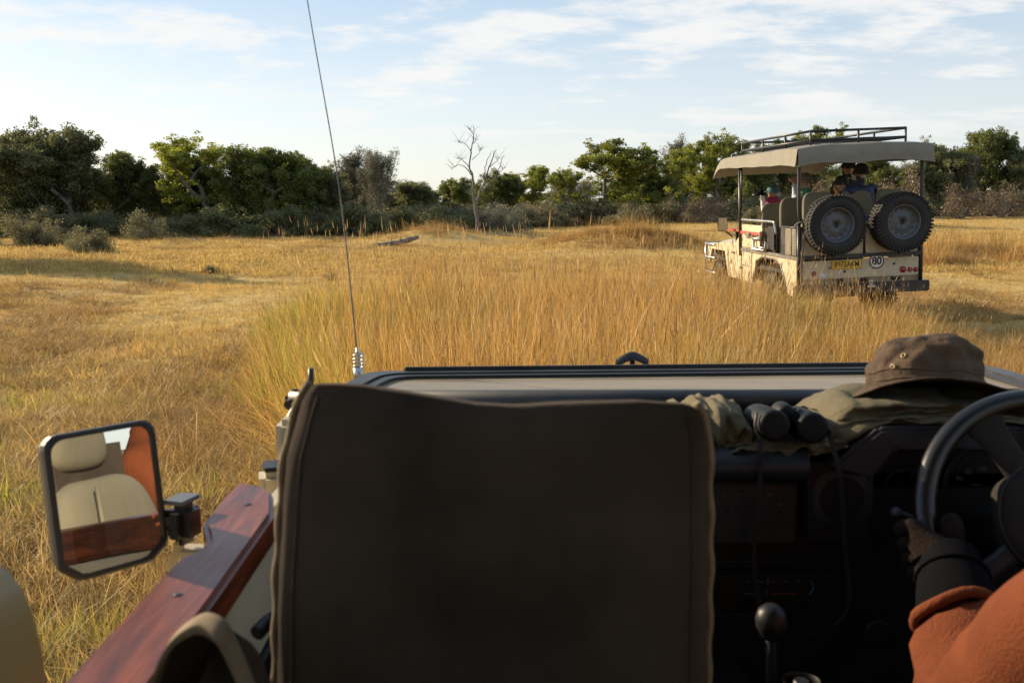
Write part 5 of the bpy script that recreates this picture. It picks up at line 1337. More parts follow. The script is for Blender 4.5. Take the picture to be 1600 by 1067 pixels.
# ------------------------------------------------------------------ the other vehicle, parked ahead at right
cz = h1(CAR_X, CAR_Y)
v2 = thing('safari_vehicle', 'cream open safari vehicle with canvas roof and two spare wheels parked in the tall grass', 'off-road vehicle', (CAR_X, CAR_Y, max(0.0, cz) - .02), (R(.4), R(-2.4), CAR_YAW))
bpy.context.view_layer.update()
VI = (Matrix.Translation(v2.location) @ v2.rotation_euler.to_matrix().to_4x4()).inverted()
VO = VI @ Vector((0, 0, CAM_H))
def LY(px, py, ly):
    r = VI.to_3x3() @ ray(px, py); return VO + r * ((ly - VO.y) / r.y)
def LX(px, py, lx):
    r = VI.to_3x3() @ ray(px, py); return VO + r * ((lx - VO.x) / r.x)
HW = .87
def part(name, mb, m_, par=None, **kw): return mb.build(name, m_, par or v2, **kw)
cream, blk = M['cream'], M['black_metal']
# rear
z_belt = LY(1347, 399, 0).z; z_low = LY(1347, 434, 0).z
mb = MB(); mb.box((0, .03, 1.29), (2 * HW - .06, .04, .50), bev=.01); part('rear_panel', mb, cream)
mb = MB(); mb.box((0, -.005, z_belt), (2 * HW + .02, .07, .055), bev=.008); part('belt_bar', mb, blk)
mb = MB()
mb.box((0, .0, .885), (2 * HW - .05, .05, .26), bev=.008); tail = part('tail_panel', mb, cream)
mb = MB(); mb.box((0, .02, .715), (2 * HW - .10, .05, .10), bev=.006); low = part('lower_panel', mb, mat('dusty_tan_paint', (.26, .19, .10), .7, dust=(DUST, .4)))
for xx in (-.32, .06, .52):
    mb = MB(); mb.lathe([(0, -.002), (.075, -.002), (.08, .0)], 20, (0, 0, 0), 'Y'); mb.v = [(a * 1.0 + xx, b_ - .007, c_ * .45 + .725) for a, b_, c_ in mb.v]; part('panel_hole', mb, M['dark_print'], low)
mb = MB(); mb.box((-.02, -.10, .61), (1.95, .10, .15), bev=.015); mb.box((.62, -.10, .585), (.62, .12, .10), bev=.012); part('rear_bumper', mb, blk)
mb = MB(); q = LY(1361, 446, -.18); mb.tube([q + Vector((0, 0, -.02)), q + Vector((0, 0, .05))], .02, 10); mb.lathe([(0, .085), (.024, .075), (.03, .055), (.022, .032), (.014, .03)], 14, q); mb.box(q + Vector((0, .04, -.01)), (.12, .12, .03), bev=.006); part('tow_ball', mb, M['steel'])
for px in (1411, 1422, 1431):
    q = LY(px, 421, -.03); rr_ = .048 if px == 1411 else .036
    mb = MB(); mb.lathe([(0, -.018), (rr_ * .8, -.014), (rr_, 0), (rr_, .01)], 20, q, 'Y'); part('tail_lamp', mb, M['lamp_red'])
mb = MB(); q = LY(1285, 432, -.03); mb.lathe([(0, -.02), (.04, -.015), (.05, 0), (.05, .01)], 20, q, 'Y'); part('reverse_lamp', mb, M['lamp_clear'])
mb = MB(); q = LY(1272, 428, -.03); mb.lathe([(0, -.02), (.03, -.015), (.036, 0)], 20, q, 'Y'); part('tail_lamp', mb, M['lamp_red'])
# number plate and speed badge
q = LY(1323, 413.5, -.035)
mb = MB(); mb.box(q, (.44, .008, .125), bev=.004); pt_ = part('number_plate', mb, M['yellow'])
mb = MB()
for (cx_, cz_, w_, h_) in ((0, .055, .43, .004), (0, -.055, .43, .004), (-.213, 0, .004, .114), (.213, 0, .004, .114)): mb.box(q + Vector((cx_, -.005, cz_)), (w_, .002, h_))
part('plate_border', mb, M['dark_print'], pt_)
tx = text_mesh('B973AKM', .108, M['dark_print'], .001, .007); o = link('lettering', tx, pt_, loc=q + Vector((0, -.006, 0))); o.rotation_euler = (PI / 2, 0, 0); o.scale = (.80, 1.05, 1)
q = LY(1369.5, 408, -.03)
mb = MB(); mb.lathe([(0, -.008), (.106, -.008), (.108, -.004), (.108, .0)], 36, q, 'Y'); bd = part('speed_badge', mb, M['white'])
mb = MB(); mb.lathe([(.092, -.0095), (.1075, -.0095)], 36, q, 'Y'); part('badge_ring', mb, M['dark_print'], bd)
tx = text_mesh('80', .135, M['dark_print'], .001, .035); o = link('lettering', tx, bd, loc=q + Vector((0, -.0105, 0))); o.rotation_euler = (PI / 2, 0, 0); o.scale = (1.05, 1.12, 1)
for (px, py) in ((1297, 419), (1397, 412), (1320, 424)):
    mb = MB(); q = LY(px, py, -.03); mb.lathe([(0, -.012), (.014, -.01), (.018, 0)], 10, q, 'Y'); part('bolt', mb, blk)
# spare wheels
def wheel(name, c, R_, axis='Y', sgn=-1, par=None):
    c = Vector(c); w = .125
    def pl(prof): return [(r_, h_ * sgn) for r_, h_ in prof]
    t_ = MB(); t_.lathe(pl([(R_ * .56, -.02), (R_ * .57, w * .78), (R_ * .63, w), (R_ * .80, w * 1.05), (R_ * .93, w * .86), (R_ * .965, w * .62), (R_ * .965, -w * .62), (R_ * .93, -w * .86), (R_ * .8, -w * 1.05), (R_ * .6, -w), (R_ * .56, -.02)]), 64, c, axis)
    wh = t_.build(name, M['rubber'], par or v2)
    lug = MB()
    for k in range(50):
        a = 2 * PI * k / 50
        for (row, off) in ((w * .76, 0), (0, .5), (-w * .76, 0)):
            aa = a + off * 2 * PI / 50
            if axis == 'Y': d_ = Vector((math.cos(aa), 0, math.sin(aa))); rot = Matrix((Vector((-math.sin(aa), 0, math.cos(aa))), Vector((0, 1, 0)), d_)).transposed()
            else: d_ = Vector((0, math.cos(aa), math.sin(aa))); rot = Matrix((Vector((0, -math.sin(aa), math.cos(aa))), Vector((1, 0, 0)), d_)).transposed()
            ax_ = Vector((0, 1, 0)) if axis == 'Y' else Vector((1, 0, 0))
            lug.box(c + d_ * (R_ * (.972 if row == 0 else .955)) + ax_ * row * sgn, (.031, .07 if row else .085, .026), rot)
            if row > 0: lug.box(c + d_ * R_ * .89 + ax_ * (w * .93) * sgn, (.024, .018, .05), rot)
    tr_ = lug.build('tread_lugs', M['rubber'], wh, fixn=False); tr_['kind'] = 'stuff'
    rm = MB(); rm.lathe(pl([(R_ * .585, w * .80), (R_ * .56, w * .84), (R_ * .54, w * .78), (R_ * .50, w * .35), (R_ * .47, w * .22), (R_ * .40, w * .18), (R_ * .30, w * .36), (R_ * .24, w * .42), (R_ * .10, w * .42), (R_ * .095, w * .1), (0, w * .1)]), 48, c, axis)
    rmo = rm.build('rim', M['rim'], wh)
    hl = MB()
    def disc(rad, ang, rr_, dep, target):
        d_ = (Vector((math.cos(ang), 0, math.sin(ang))) if axis == 'Y' else Vector((0, math.cos(ang), math.sin(ang)))) * rad
        ax_ = (Vector((0, 1, 0)) if axis == 'Y' else Vector((1, 0, 0))) * dep * sgn
        target.lathe([(0, .0), (rr_, .0)], 12, c + d_ + ax_, axis)
    for k in range(12): disc(R_ * .43, 2 * PI * k / 12, .016, w * .205, hl)
    for k in range(6): disc(R_ * .20, 2 * PI * k / 6 + .2, .010, w * .425, hl)
    disc(0, 0, R_ * .098, w * .15, hl)
    ho_ = hl.build('rim_holes', M['dark_print'], wh, fixn=False)
    return wh
SR = .413
for (px, py) in ((1304.5, 351.5), (1408, 346.5)):
    q = LY(px, py, -.17); wheel('spare_wheel', (q.x, -.17, q.z), SR)
mb = MB()
for px in (1304.5, 1408): q = LY(px, 349, -.05); mb.box((q.x, -.03, q.z), (.30, .05, .30), bev=.01); mb.tube([(q.x - .02, -.05, q.z - .1), (q.x - .02, -.03, z_belt)], .02, 8)
mb.tube([(-HW + .02, -.02, 1.47), (HW - .02, -.02, 1.49)], .022, 8)
mb.tube([(.06, -.0, 1.55), (.06, -.0, z_belt)], .016, 8)
part('wheel_carrier', mb, blk)
# road wheels
for (sx, yy) in ((-1, 1.25), (1, 1.05), (-1, 4.02), (1, 4.02)):
    wheel('road_wheel', (sx * .74, yy, .40), .41, 'X', sx)
mb = MB(); mb.tube([(-.7, 1.15, .40), (.7, 1.15, .40)], .05, 10); mb.lathe([(0, -.12), (.1, -.08), (.12, 0), (.1, .08), (0, .12)], 14, (0, 1.15, .4), 'Y'); mb.box((0, 2.3, .55), (.9, 4.2, .12)); part('axle_and_frame', mb, blk)
# left flank: tub with wheel arch, upper frame, doors, wing, bonnet
def S(px, py): q = LX(px, py, -HW); return (q.y, q.z)
def side(mbx, poly, x0=-HW, th=.03): mbx.prism(poly, th, 'X', base=x0)
zb = 1.035
for sgn in (-1, 1):
    x0 = -HW if sgn < 0 else HW - .03
    mb = MB()
    side(mb, [(.02, zb), (.02, .74), (.28, .50), (.48, .50), (.62, .74), (.78, .92), (1.05, .98), (1.60, .98), (1.88, .90), (2.0, .55), (2.62, .55), (2.62, zb)], x0)
    part('side_tub', mb, cream)
    mb = MB(); arc_ = [(x0 + (.0 if sgn < 0 else .03), a, b_) for a, b_ in [(.50, .50), (.62, .75), (.78, .93), (1.05, .99), (1.60, .99), (1.88, .91), (2.0, .56)]]; mb.tube(arc_, .016, 6); part('arch_trim', mb, M['grey_paint'])
    mb = MB(); mb.box((x0 + (-.004 if sgn < 0 else .034), 1.33, zb + .02), (.03, 2.66, .055), bev=.006); bb = part('belt_rail', mb, mat('dull_grey_paint', (.10, .095, .085), .6, dust=(DUST, .4)))
    # forward door panel
    mb = MB(); side(mb, [(1.72, zb + .05), (2.66, zb + .05), (2.66, 1.47), (1.62, 1.47), (1.60, 1.40), (1.72, 1.30)], x0, .028); part('side_door', mb, cream)
    mb = MB(); side(mb, [(.16, zb + .05), (.66, zb + .05), (.66, 1.46), (.16, 1.46)], x0 + (.028 if sgn < 0 else -.028), .012); part('rear_side_panel', mb, cream)
    mb = MB(); side(mb, [(.02, .52), (.16, .52), (.16, 1.50), (.02, 1.50)], x0 + .0, .026); part('corner_panel', mb, cream)
    mb = MB(); side(mb, [(2.64, .55), (3.42, .55), (3.60, .98), (4.4, .98), (4.62, .70), (4.66, 1.02), (4.55, 1.08), (3.0, 1.14), (2.64, 1.34)], x0, .05); part('front_wing', mb, cream)
    # front door top with red wood
    mb = MB(); mb.box((x0 + .015, 3.0, 1.36), (.10, .72, .035), bev=.008); part('wooden_rail', mb, M['red_paint'] if sgn < 0 else M['wood'])
# shut lines, hinges and rivets on the left flank
mb = MB()
for (y0s, z0s, y1s, z1s) in [(2.12, .56, 2.12, zb), (2.64, .58, 2.64, 1.30), (3.40, .60, 3.40, 1.08), (1.90, 1.10, 2.62, 1.10), (2.1, .80, 2.62, .80)]:
    mb.box((-HW - .0025, (y0s + y1s) / 2, (z0s + z1s) / 2), (.005, max(.008, abs(y1s - y0s)), max(.008, abs(z1s - z0s))))
part('shut_lines', mb, M['dark_print'])
for (y_, z_) in ((2.66, 1.22), (2.66, .75), (3.05, .98)):
    mb = MB(); mb.box((-HW - .012, y_, z_), (.02, .09, .035), bev=.005); part('hinge', mb, blk)
mb = MB()
for y_ in np.arange(.08, 2.6, .16): mb.lathe([(0, .005), (.007, .003), (.009, 0)], 6, (-HW - .018, float(y_), zb + .02), 'X')
for x_ in np.arange(-.78, .8, .13): mb.lathe([(0, -.006), (.007, -.004), (.009, 0)], 6, (float(x_), -.025, .985), 'Y')
rv = part('rivets', mb, M['grey_paint'])
# wire mesh guard in the rear left corner: frame and diagonal wires
mb = MB(); fx = -HW - .012
y0_, y1_, z0_, z1_ = .10, .74, zb + .05, 1.49
mb.tube([(fx, y0_, z0_), (fx, y0_, z1_), (fx, y1_, z1_), (fx, y1_, z0_)], .012, 6, closed=True); mb.tube([(fx, .3, z0_), (fx, .3, z1_)], .008, 6); mf = part('mesh_frame', mb, blk)
mb = MB(); H_, W_ = z1_ - z0_, y1_ - y0_
k = -H_
while k < W_:
    a0, a1 = max(0, k), min(W_, k + H_)
    if a1 > a0:
        mb.tube([(fx, y0_ + a0, z0_ + a0 - k), (fx, y0_ + a1, z0_ + a1 - k)], .0028, 3, cap=False)
        mb.tube([(fx, y0_ + a0, z1_ - (a0 - k)), (fx, y0_ + a1, z1_ - (a1 - k))], .0028, 3, cap=False)
    k += .042
part('wire_mesh', mb, blk, mf, fixn=False)
mb = MB(); mb.tube(catmull([(-HW, .98, 1.36), (-HW - .01, 1.02, 1.52), (-HW - .01, 1.12, 1.545), (-HW - .01, 2.2, 1.545), (-HW - .01, 2.58, 1.545)], 4), .020, 8); part('grab_rail', mb, M['steel'])
# red high-lift jack on the flank
mb = MB(); jy0, jy1 = 1.45, 2.50; mb.box((-HW - .05, (jy0 + jy1) / 2, 1.345), (.03, jy1 - jy0, .045), bev=.006); jk2 = part('lifting_jack', mb, M['red_paint'])
mb = MB(); mb.box((-HW - .07, 2.05, 1.31), (.05, .16, .10), bev=.01); mb.tube([(-HW - .07, 2.1, 1.28), (-HW - .07, 1.5, 1.27)], .016, 8); mb.box((-HW - .06, 1.5, 1.33), (.04, .06, .12), bev=.008); part('jack_mechanism', mb, M['steel'], jk2)
mb = MB(); mb.tube([(-HW - .03, 1.35, 1.24), (-HW - .05, 1.35, 1.10), (-HW - .05, 1.9, 1.10), (-HW - .03, 1.9, 1.24)], .018, 8); mb.tube([(-HW - .05, 1.3, 1.14), (-HW - .05, 2.0, 1.14)], .014, 8); part('step_bar', mb, M['steel'])
mb = MB(); mb.box((-HW + .06, 1.28, 1.28), (.10, .42, .38), bev=.03); part('black_bag', mb, M['black_plastic'])
# floor, firewall, bonnet, bull bar, headlamp, mirror
mb = MB(); mb.box((0, 2.1, .82), (1.66, 4.1, .06)); part('floor', mb, blk)
mb = MB(); mb.grid(lambda u, v: (-.80 + 1.6 * u, 3.20 + 1.38 * v, 1.20 - .06 * v - .09 * abs(2 * u - 1) ** 5 - .10 * max(0, v - .85) / .15), 16, 12); part('bonnet', mb, cream, fixn=False)
mb = MB(); mb.box((0, 3.18, 1.12), (1.6, .06, .5), bev=.01); mb.box((0, 3.05, 1.28), (1.5, .25, .12), bev=.03); part('dashboard', mb, M['black_plastic'])
mb = MB(); mb.box((0, 3.24, 1.24), (1.5, .60, .03), Euler((R(3), 0, 0)).to_matrix(), .01); part('folded_windscreen', mb, blk)
mb = MB(); mb.box((0, 4.58, .88), (1.2, .05, .34), bev=.01); gr2 = part('grille', mb, cream)
for s in (-1, 1):
    mb = MB(); mb.lathe([(0, .03), (.08, .02), (.095, 0), (.095, -.05)], 18, (s * .66, 4.62, .93), 'Y'); part('headlamp', mb, M['lamp_clear'], gr2)
mb = MB()
for z_ in (.55, .82, 1.06): mb.tube(catmull([(-HW - .0, 4.15, z_), (-HW - .02, 4.75, z_), (-.6, 4.88, z_), (.6, 4.88, z_), (HW + .02, 4.75, z_), (HW, 4.15, z_)], 4), .022, 8)
for x_ in (-HW, -.5, .5, HW): mb.tube([(x_, 4.80, .50), (x_, 4.80, 1.08)], .022, 8)
part('bull_bar', mb, M['steel'])
for s in (-1, 1):
    mb = MB(); q = Vector((s * (HW + .20), 3.05, 1.47)); mb.box(q, (.17, .04, .24), Euler((0, 0, s * R(8))).to_matrix(), .03); mb.tube([q + Vector((-s * .05, 0, -.12)), (s * HW, 3.12, 1.24)], .014, 6); mm = part('door_mirror', mb, blk)
    mb = MB(); mb.box(q + Vector((0, -.021, 0)), (.145, .003, .21), Euler((0, 0, s * R(8))).to_matrix(), .001); part('mirror_glass', mb, M['mirror'], mm)
# canopy: stretched canvas with rounded corners, droopy front flap and valance
RZ0 = LY(1347, 221, -.12).z; 
yb, yf = -.14, 4.0
def roof(u, v, dz=0.0, k=0.0):
    x_ = (2 * u - 1); y_ = yb + (yf - yb) * v
    w = .96 - .02 * v
    z_ = RZ0 - .05 * abs(x_) ** 4 - .012 * math.cos(v * 24) * (1 - x_ * x_) + crease_noise((x_ * 2, y_, 0), 1.3, .009)
    z_ -= .02 * v + (.30 * ((v - .84) / .16) ** 2 if v > .84 else 0)
    z_ -= .02 * max(0, 1 - v * 20)
    return Vector((x_ * w, y_, z_ + dz))
mb = MB(); mb.grid(lambda u, v: roof(u, v), 30, 50)
mb.grid(lambda u, v: roof(u, v, -.03), 14, 24, flip=True)
# valance at rear and sides, slightly wavy
vd = .235
def rearv(u, v):
    q = roof(u, 0); q.y -= .05 * math.sin(PI * min(1, v * 1.4) * .5) ; q.z -= vd * v * (1 - .035 * math.sin(u * 11) * v) - .0 ; q.x *= 1 + .012 * v; return q
mb.grid(rearv, 30, 8)
for s in (0, 1):
    def sv(u, v):
        q = roof(s, u * .985); q.x += (1 if s else -1) * .035 * v + .004 * math.sin(u * 30); q.z -= (.235 - .08 * u - .05 * max(0, u - .85) * 6) * v * (1 + .022 * math.sin(u * 31)); return q
    mb.grid(sv, 50, 6, flip=bool(s))
cn = part('canopy', mb, M['canopy'], fixn=False)
mb = MB(); mb.tube([rearv(i / 30, 1) for i in range(31)], .010, 6); part('hem', mb, M['canopy'], cn, fixn=False)
mb = MB()
for y_ in (.02, .95, 1.9, 2.8, 3.5): mb.tube([(-.90, y_, RZ0 - .16), (-.85, y_, RZ0 - .07), (.85, y_, RZ0 - .07), (.90, y_, RZ0 - .16)], .018, 8)
for x_ in (-.90, .90): mb.tube([(x_, -.02, RZ0 - .17), (x_, 3.5, RZ0 - .20)], .02, 8)
part('canopy_frame', mb, blk)
for s in (-1, 1):
    mb = MB(); mb.tube(catmull([(s * .885, .0, RZ0 - .16), (s * .885, .0, 2.0), (s * .885, -.0, 1.72), (s * .86, .0, 1.60), (s * .80, .02, 1.55), (s * .70, .03, 1.53)] if s < 0 else [(s * .885, .0, RZ0 - .16), (s * .885, .0, 2.0), (s * .885, 0, 1.05)], 5), .026, 10); part('rear_post', mb, blk)
    mb = MB(); mb.tube([(s * .885, 2.66, RZ0 - .22), (s * .885, 2.66, .95)], .026, 10); mb.tube([(s * .885, 2.56, RZ0 - .22), (s * .885, 2.60, 1.7)], .016, 8); part('front_post', mb, blk)
    mb = MB(); mb.tube([(s * .885, .0, .60), (s * .885, .0, 1.56)], .03, 8); part('corner_post', mb, blk)
# roof rack
def rk(px, py, ly): return LY(px, py, ly)
x0r, x1r, y0r, y1r = -.70, .66, .05, 3.1
zt = LY(1340, 203, .1).z; zl_ = zt - .125
mb = MB()
for z_ in (zt, zl_): mb.tube([(x0r, y0r, z_), (x1r, y0r, z_), (x1r, y1r, z_), (x0r, y1r, z_)], .019, 8, closed=True)
for (x_, y_) in [(x0r, y0r), (x1r, y0r), (x0r, y1r), (x1r, y1r), ((x0r + x1r) / 2, y0r), (x0r, 1.05), (x0r, 2.05), (x1r, 1.05), (x1r, 2.05)]:
    mb.tube([(x_, y_, RZ0 - .08), (x_, y_, zt)], .017, 8)
rko = part('roof_rack', mb, blk)
for k in range(12):
    mb = MB(); y_ = y0r + .15 + k * .25; mb.box((-.02, y_, zl_ - .01), (1.34, .05, .015)); part('rack_slat', mb, blk, rko)
mb = MB(); mb.box((.22, 1.2, zl_ + .02), (.5, 1.6, .03), Euler((0, 0, .25)).to_matrix(), .01); part('plank_on_rack', mb, M['log'])
# seats: rows of rounded backs
def seatb(name, c, w, h_, d_=.11, lean=8, m_='khaki'):
    mb = MB(); rot = Euler((R(-lean), 0, 0)).to_matrix()
    def f(u, v):
        th = (u * 2 - 1) * PI; ph = (v - .5) * PI; e = lambda a, p: math.copysign(abs(a) ** (2 / p), a)
        q = Vector((w / 2 * e(math.cos(ph), 5) * e(math.cos(th), 5), d_ / 2 * e(math.cos(ph), 3) * e(math.sin(th), 3), h_ / 2 * e(math.sin(ph), 5)))
        q.x *= 1 - .12 * max(0, q.z / h_ + .1); return rot @ q + Vector(c)
    mb.grid(f, 24, 16); so = part(name, mb, M[m_]); 
    mb = MB(); mb.box(Vector(c) + Vector((0, .26, -h_ / 2 - .02)), (w, .48, .14), bev=.04); part('seat_cushion', mb, M[m_], so)
    return so
for (yy, zt_) in ((.55, 1.97), (1.5, 1.89), (2.35, 1.80)):
    for x_ in (-.38, .18, .70):
        seatb('seat', (x_, yy, zt_ - .36), .50, .72)
seatb('seat', (.45, 2.95, 1.30), .5, .58)
mb = MB(); mb.box((.02, .18, 1.52), (.5, .2, .16), bev=.05); part('blue_bag', mb, mat('blue_bag_cloth', (.02, .08, .25), .8))
mb = MB()
mb.tube(catmull([(-.95, .0, 1.50), (-.90, -.04, 1.56), (-.80, -.06, 1.52), (-.85, -.05, 1.2), (-.87, -.04, .9), (-.86, -.06, .62)], 5), .014, 6); part('tie_rope', mb, mat('old_rope', (.20, .17, .12), .9))

# passengers -----------------------------------------------------------------
def passenger(label, hips, lean, head, lh, rh, jacket, trousers='dark', headturn=0.0, hat=None, extra=None, bulk=1.0, gloves=None, sh_w=.20, sleeves=None):
    """hips, head, hands in the vehicle's local frame; placed as a thing of its own in the world"""
    hips = Vector(hips); head = Vector(head); neck = head - Vector((0, .0, .155)); chest = neck.lerp(hips, .28)
    fwd = Vector((math.sin(headturn), math.cos(headturn), 0)); sd = Vector((math.cos(lean), -math.sin(lean), 0))
    sl, sr = neck - sd * sh_w - Vector((0, 0, .07)), neck + sd * sh_w - Vector((0, 0, .07))
    def elb(s, h_):
        h_ = Vector(h_); m_ = (s + h_) / 2; d_ = (h_ - s).length; k = math.sqrt(max(0, .27 ** 2 - (d_ / 2) ** 2)); return m_ + Vector((0, -.03, -1)).normalized() * k
    lh, rh = Vector(lh), Vector(rh)
    el, er = elb(sl, lh), elb(sr, rh)
    J = [hips, hips.lerp(chest, .55), chest, neck, head, head + Vector((0, 0, .05)), sl, el, lh, lh + (lh - el).normalized() * .07, sr, er, rh, rh + (rh - er).normalized() * .07,
         hips + Vector((-.10, .40, .0)), hips + Vector((-.11, .48, -.42)), hips + Vector((.10, .40, .0)), hips + Vector((.11, .48, -.42)), head + fwd * .085 - Vector((0, 0, .015))]
    B = [(0, 1), (1, 2), (2, 3), (3, 4), (4, 5), (2, 6), (6, 7), (7, 8), (8, 9), (2, 10), (10, 11), (11, 12), (12, 13), (0, 14), (14, 15), (0, 16), (16, 17), (4, 18)]
    RR = [.14 * bulk, .15 * bulk, .16 * bulk, .065, .092, .080, .08 * bulk, .058 * bulk, .036, .034, .08 * bulk, .058 * bulk, .036, .034, .08, .055, .08, .055, .03]
    RR = [r_ * 1.12 for r_ in RR]
    hm = 3 if gloves else 2
    BM = [0, 0, 0, 2, 2, 0, 0, 0, hm, 0, 0, 0, hm, 1, 1, 1, 1, 2]
    BM = [0, 0, 0, 2, 2, 0, 0, 0, hm, 0, 0, 0, hm, 1, 1, 1, 1, 2]
    if sleeves:
        for q_ in (6, 7, 10, 11): BM[q_] = 4
    # fingers as short chains so that the hands close round what they hold
    for hi_, e_, h_ in ((9, el, lh), (13, er, rh)):
        d_ = (h_ - e_).normalized(); s_ = d_.cross(Vector((0, 0, 1))).normalized()
        for k in range(5):
            o_ = s_ * (.028 - .014 * k) if k < 4 else -s_ * .04
            J.append(J[hi_] + d_ * (.03 if k < 4 else .0) + o_); RR.append(.010); B.append((hi_, len(J) - 1)); BM.append(hm)
            J.append(J[-1] + d_ * .02 + Vector((0, .012, .02))); RR.append(.008); B.append((len(J) - 2, len(J) - 1)); BM.append(hm)
    MW = Matrix.Translation(v2.location) @ v2.rotation_euler.to_matrix().to_4x4()
    def wp(v): return v + Vector((1, 1, 1)) * crease_noise(v, 14, .008, hips.x * 7) 
    p = skinned('person', [tuple(j) for j in J], B, RR, [jacket, mat('trousers', (.06, .055, .05), .9), M['skin'], gloves or M['skin'], sleeves or jacket], BM, None, 0, 2, wp)
    p.matrix_world = MW; tag(p, label, 'person')
    # face: nose, eyes
    fm = MB(); sdh = fwd.cross(Vector((0, 0, 1)))
    for s in (-1, 1): fm.lathe([(0, .006), (.010, 0), (0, -.006)], 8, head + fwd * .094 + sdh * s * .033 + Vector((0, 0, .015)))
    fm.build('eyes', M['dark_print'], p)
    fm = MB(); fm.box(head + fwd * .095 - Vector((0, 0, .055)), (.04, .01, .01)); fm.build('mouth', mat('lip', (.3, .1, .08), .5), p)
    fm = MB()
    for s in (-1, 1): fm.box(head + sdh * s * .092 - fwd * .01, (.03, .03, .055), bev=.008)
    fm.build('ears', M['skin'], p)
    hb = MB()
    kind, hmat = hat
    hb.lathe([(0, .132), (.05, .126), (.083, .10), (.102, .05), (.107, .012), (.103, -.012 if kind == 'cap' else -.03)], 20, head)
    if kind == 'cap':
        hb.grid(lambda u, v: head + fwd * (.08 + .09 * v * math.sin(PI * (.1 + .8 * u))) + sdh * (u - .5) * .17 * (1 - .3 * v) + Vector((0, 0, .035 - .02 * v)), 10, 4)
    if kind == 'beanie': hb.lathe([(.110, -.035), (.119, -.03), (.120, .015), (.112, .02)], 20, head)
    hb.build('beanie' if kind == 'beanie' else 'cap', hmat, p)
    if extra: extra(p, head, neck, fwd, sdh, lh, rh)
    return p
white_j = mat('white_jacket', (.62, .58, .56), .85, bump=.4, bscale=30); blue_j = mat('pale_blue_jacket', (.42, .47, .56), .85, bump=.4, bscale=30)
mustard = mat('mustard_jacket', (.50, .24, .03), .85, bump=.4, bscale=30); navy = mat('navy_puffer', (.012, .022, .075), .6, bump=.5, bscale=25, stretch=(1, 1, 5), bdist=.03)
def cloth_ring(p, neck, r_, m_, nm, h_=.05):
    mb = MB(); mb.lathe([(r_ * .8, h_), (r_, h_ * .5), (r_ * 1.15, 0), (r_ * 1.35, -h_ * .9), (r_ * 1.2, -h_ * 1.3)], 18, neck)
    mb.v = [tuple(Vector(v) + Vector((1, 1, 1)) * crease_noise(v, 30, .01, 2)) for v in mb.v]; mb.build(nm, m_, p)
def bino(nm, c, d_, m_):
    mb = MB(); mt = d_.to_track_quat('Z', 'Y').to_matrix(); s_ = d_.cross(Vector((0, 0, 1))).normalized()
    for s in (-1, 1): mb.lathe([(0, 0), (.02, 0), (.022, .05), (.03, .12), (0, .12)], 12, c + s_ * s * .034, mtx=mt)
    mb.box(c + d_ * .05, (.03, .03, .03)); o = mb.build(nm, m_); o.matrix_world = Matrix.Translation(v2.location) @ v2.rotation_euler.to_matrix().to_4x4(); return o
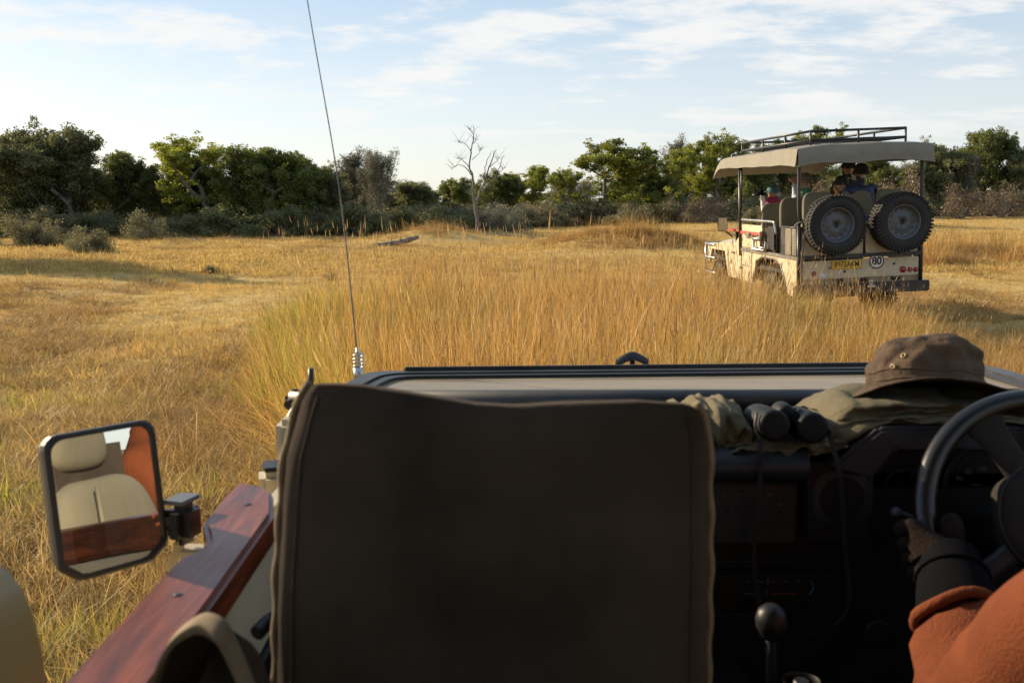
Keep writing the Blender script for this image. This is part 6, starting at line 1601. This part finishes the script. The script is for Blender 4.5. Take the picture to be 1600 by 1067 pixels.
# 1: teal cap, white jacket, maroon scarf, black gloves, leaning out at left with a camera
h = LY(1208, 301, 3.0); ht = R(-62); f_ = Vector((math.sin(ht), math.cos(ht), 0))
def ex1(p, head, neck, fwd, sdh, lh, rh): cloth_ring(p, neck - Vector((0, 0, .0)), .105, mat('maroon_scarf', (.28, .03, .07), .9, var=.4, vscale=40), 'scarf', .085)
c1 = LY(1191, 307, 2.97)
passenger('passenger at the front in white jacket, maroon scarf and teal cap with black camera', (LY(1201, 350, 2.95).x, 2.86, 1.22), R(-40), h, c1 + Vector((0, -.02, -.02)), c1 + Vector((.03, .10, -.04)), white_j, headturn=ht, hat=('cap', mat('teal_cap', (.05, .12, .14), .8)), extra=ex1, gloves=M['glove_dark'])
o = bino('camera', c1 + f_ * .0 + Vector((-.02, .04, .02)), f_, M['black_plastic']); tag(o, 'black camera raised by the passenger in the teal cap', 'camera')
# 2: grey beanie, pale blue jacket, binoculars
h = LY(1258, 283, 1.85); ht = R(-78); f_ = Vector((math.sin(ht), math.cos(ht), 0))
c2 = LY(1240, 288, 1.86)
def ex2(p, head, neck, fwd, sdh, lh, rh): cloth_ring(p, neck, .085, mat('green_scarf', (.10, .24, .14), .9), 'scarf', .05)
passenger('person in grey beanie and pale blue jacket looking left through binoculars', (h.x + .0, 1.75, 1.38), R(-25), h, c2 + Vector((.0, -.05, -.02)), c2 + Vector((.02, .07, -.02)), blue_j, headturn=ht, hat=('beanie', mat('grey_beanie', (.16, .145, .12), .95, bump=.4, bscale=80)), extra=ex2)
o = bino('binoculars', c2 + Vector((.05, .0, .01)), f_, M['black_plastic']); tag(o, 'black binoculars held up by the passenger in the grey beanie', 'binoculars')
# 3: mustard jacket, dark cap
h = LY(1315, 288, 1.2); ht = R(-70)
passenger('person in brown jacket and dark peaked cap looking left beside the navy padded vest', (h.x + .06, 1.0, 1.46), R(10), h, (h.x - .16, 1.15, 1.62), (h.x + .25, 1.2, 1.60), mat('brown_jacket', (.08, .06, .045), .85), headturn=ht, hat=('cap', mat('dark_cap', (.02, .022, .025), .8)))
# 4: navy puffer, black beanie, in the rear row
h = LY(1345, 269, .72); ht = R(-75)
passenger('person in navy padded vest with mustard sleeves and black beanie in the back row', (h.x + .12, .72, 1.56), R(-25), h, LY(1309, 303, .80), (h.x + .35, 1.0, 1.66), navy, headturn=ht, hat=('beanie', mat('black_beanie', (.02, .018, .018), .95, bump=.4, bscale=80)), bulk=1.25, sh_w=.25, sleeves=mustard)
# 5: one more dark cap beyond the navy jacket
h = LY(1326, 262, 1.5)
passenger('person in dark clothes and black cap partly hidden beyond the navy padded vest', (h.x + .02, 1.55, 1.42), 0, h, (h.x - .16, 1.8, 1.65), (h.x + .2, 1.8, 1.65), mat('charcoal_jacket', (.03, .03, .035), .85), headturn=R(-30), hat=('cap', mat('black_cap', (.015, .015, .018), .8)))
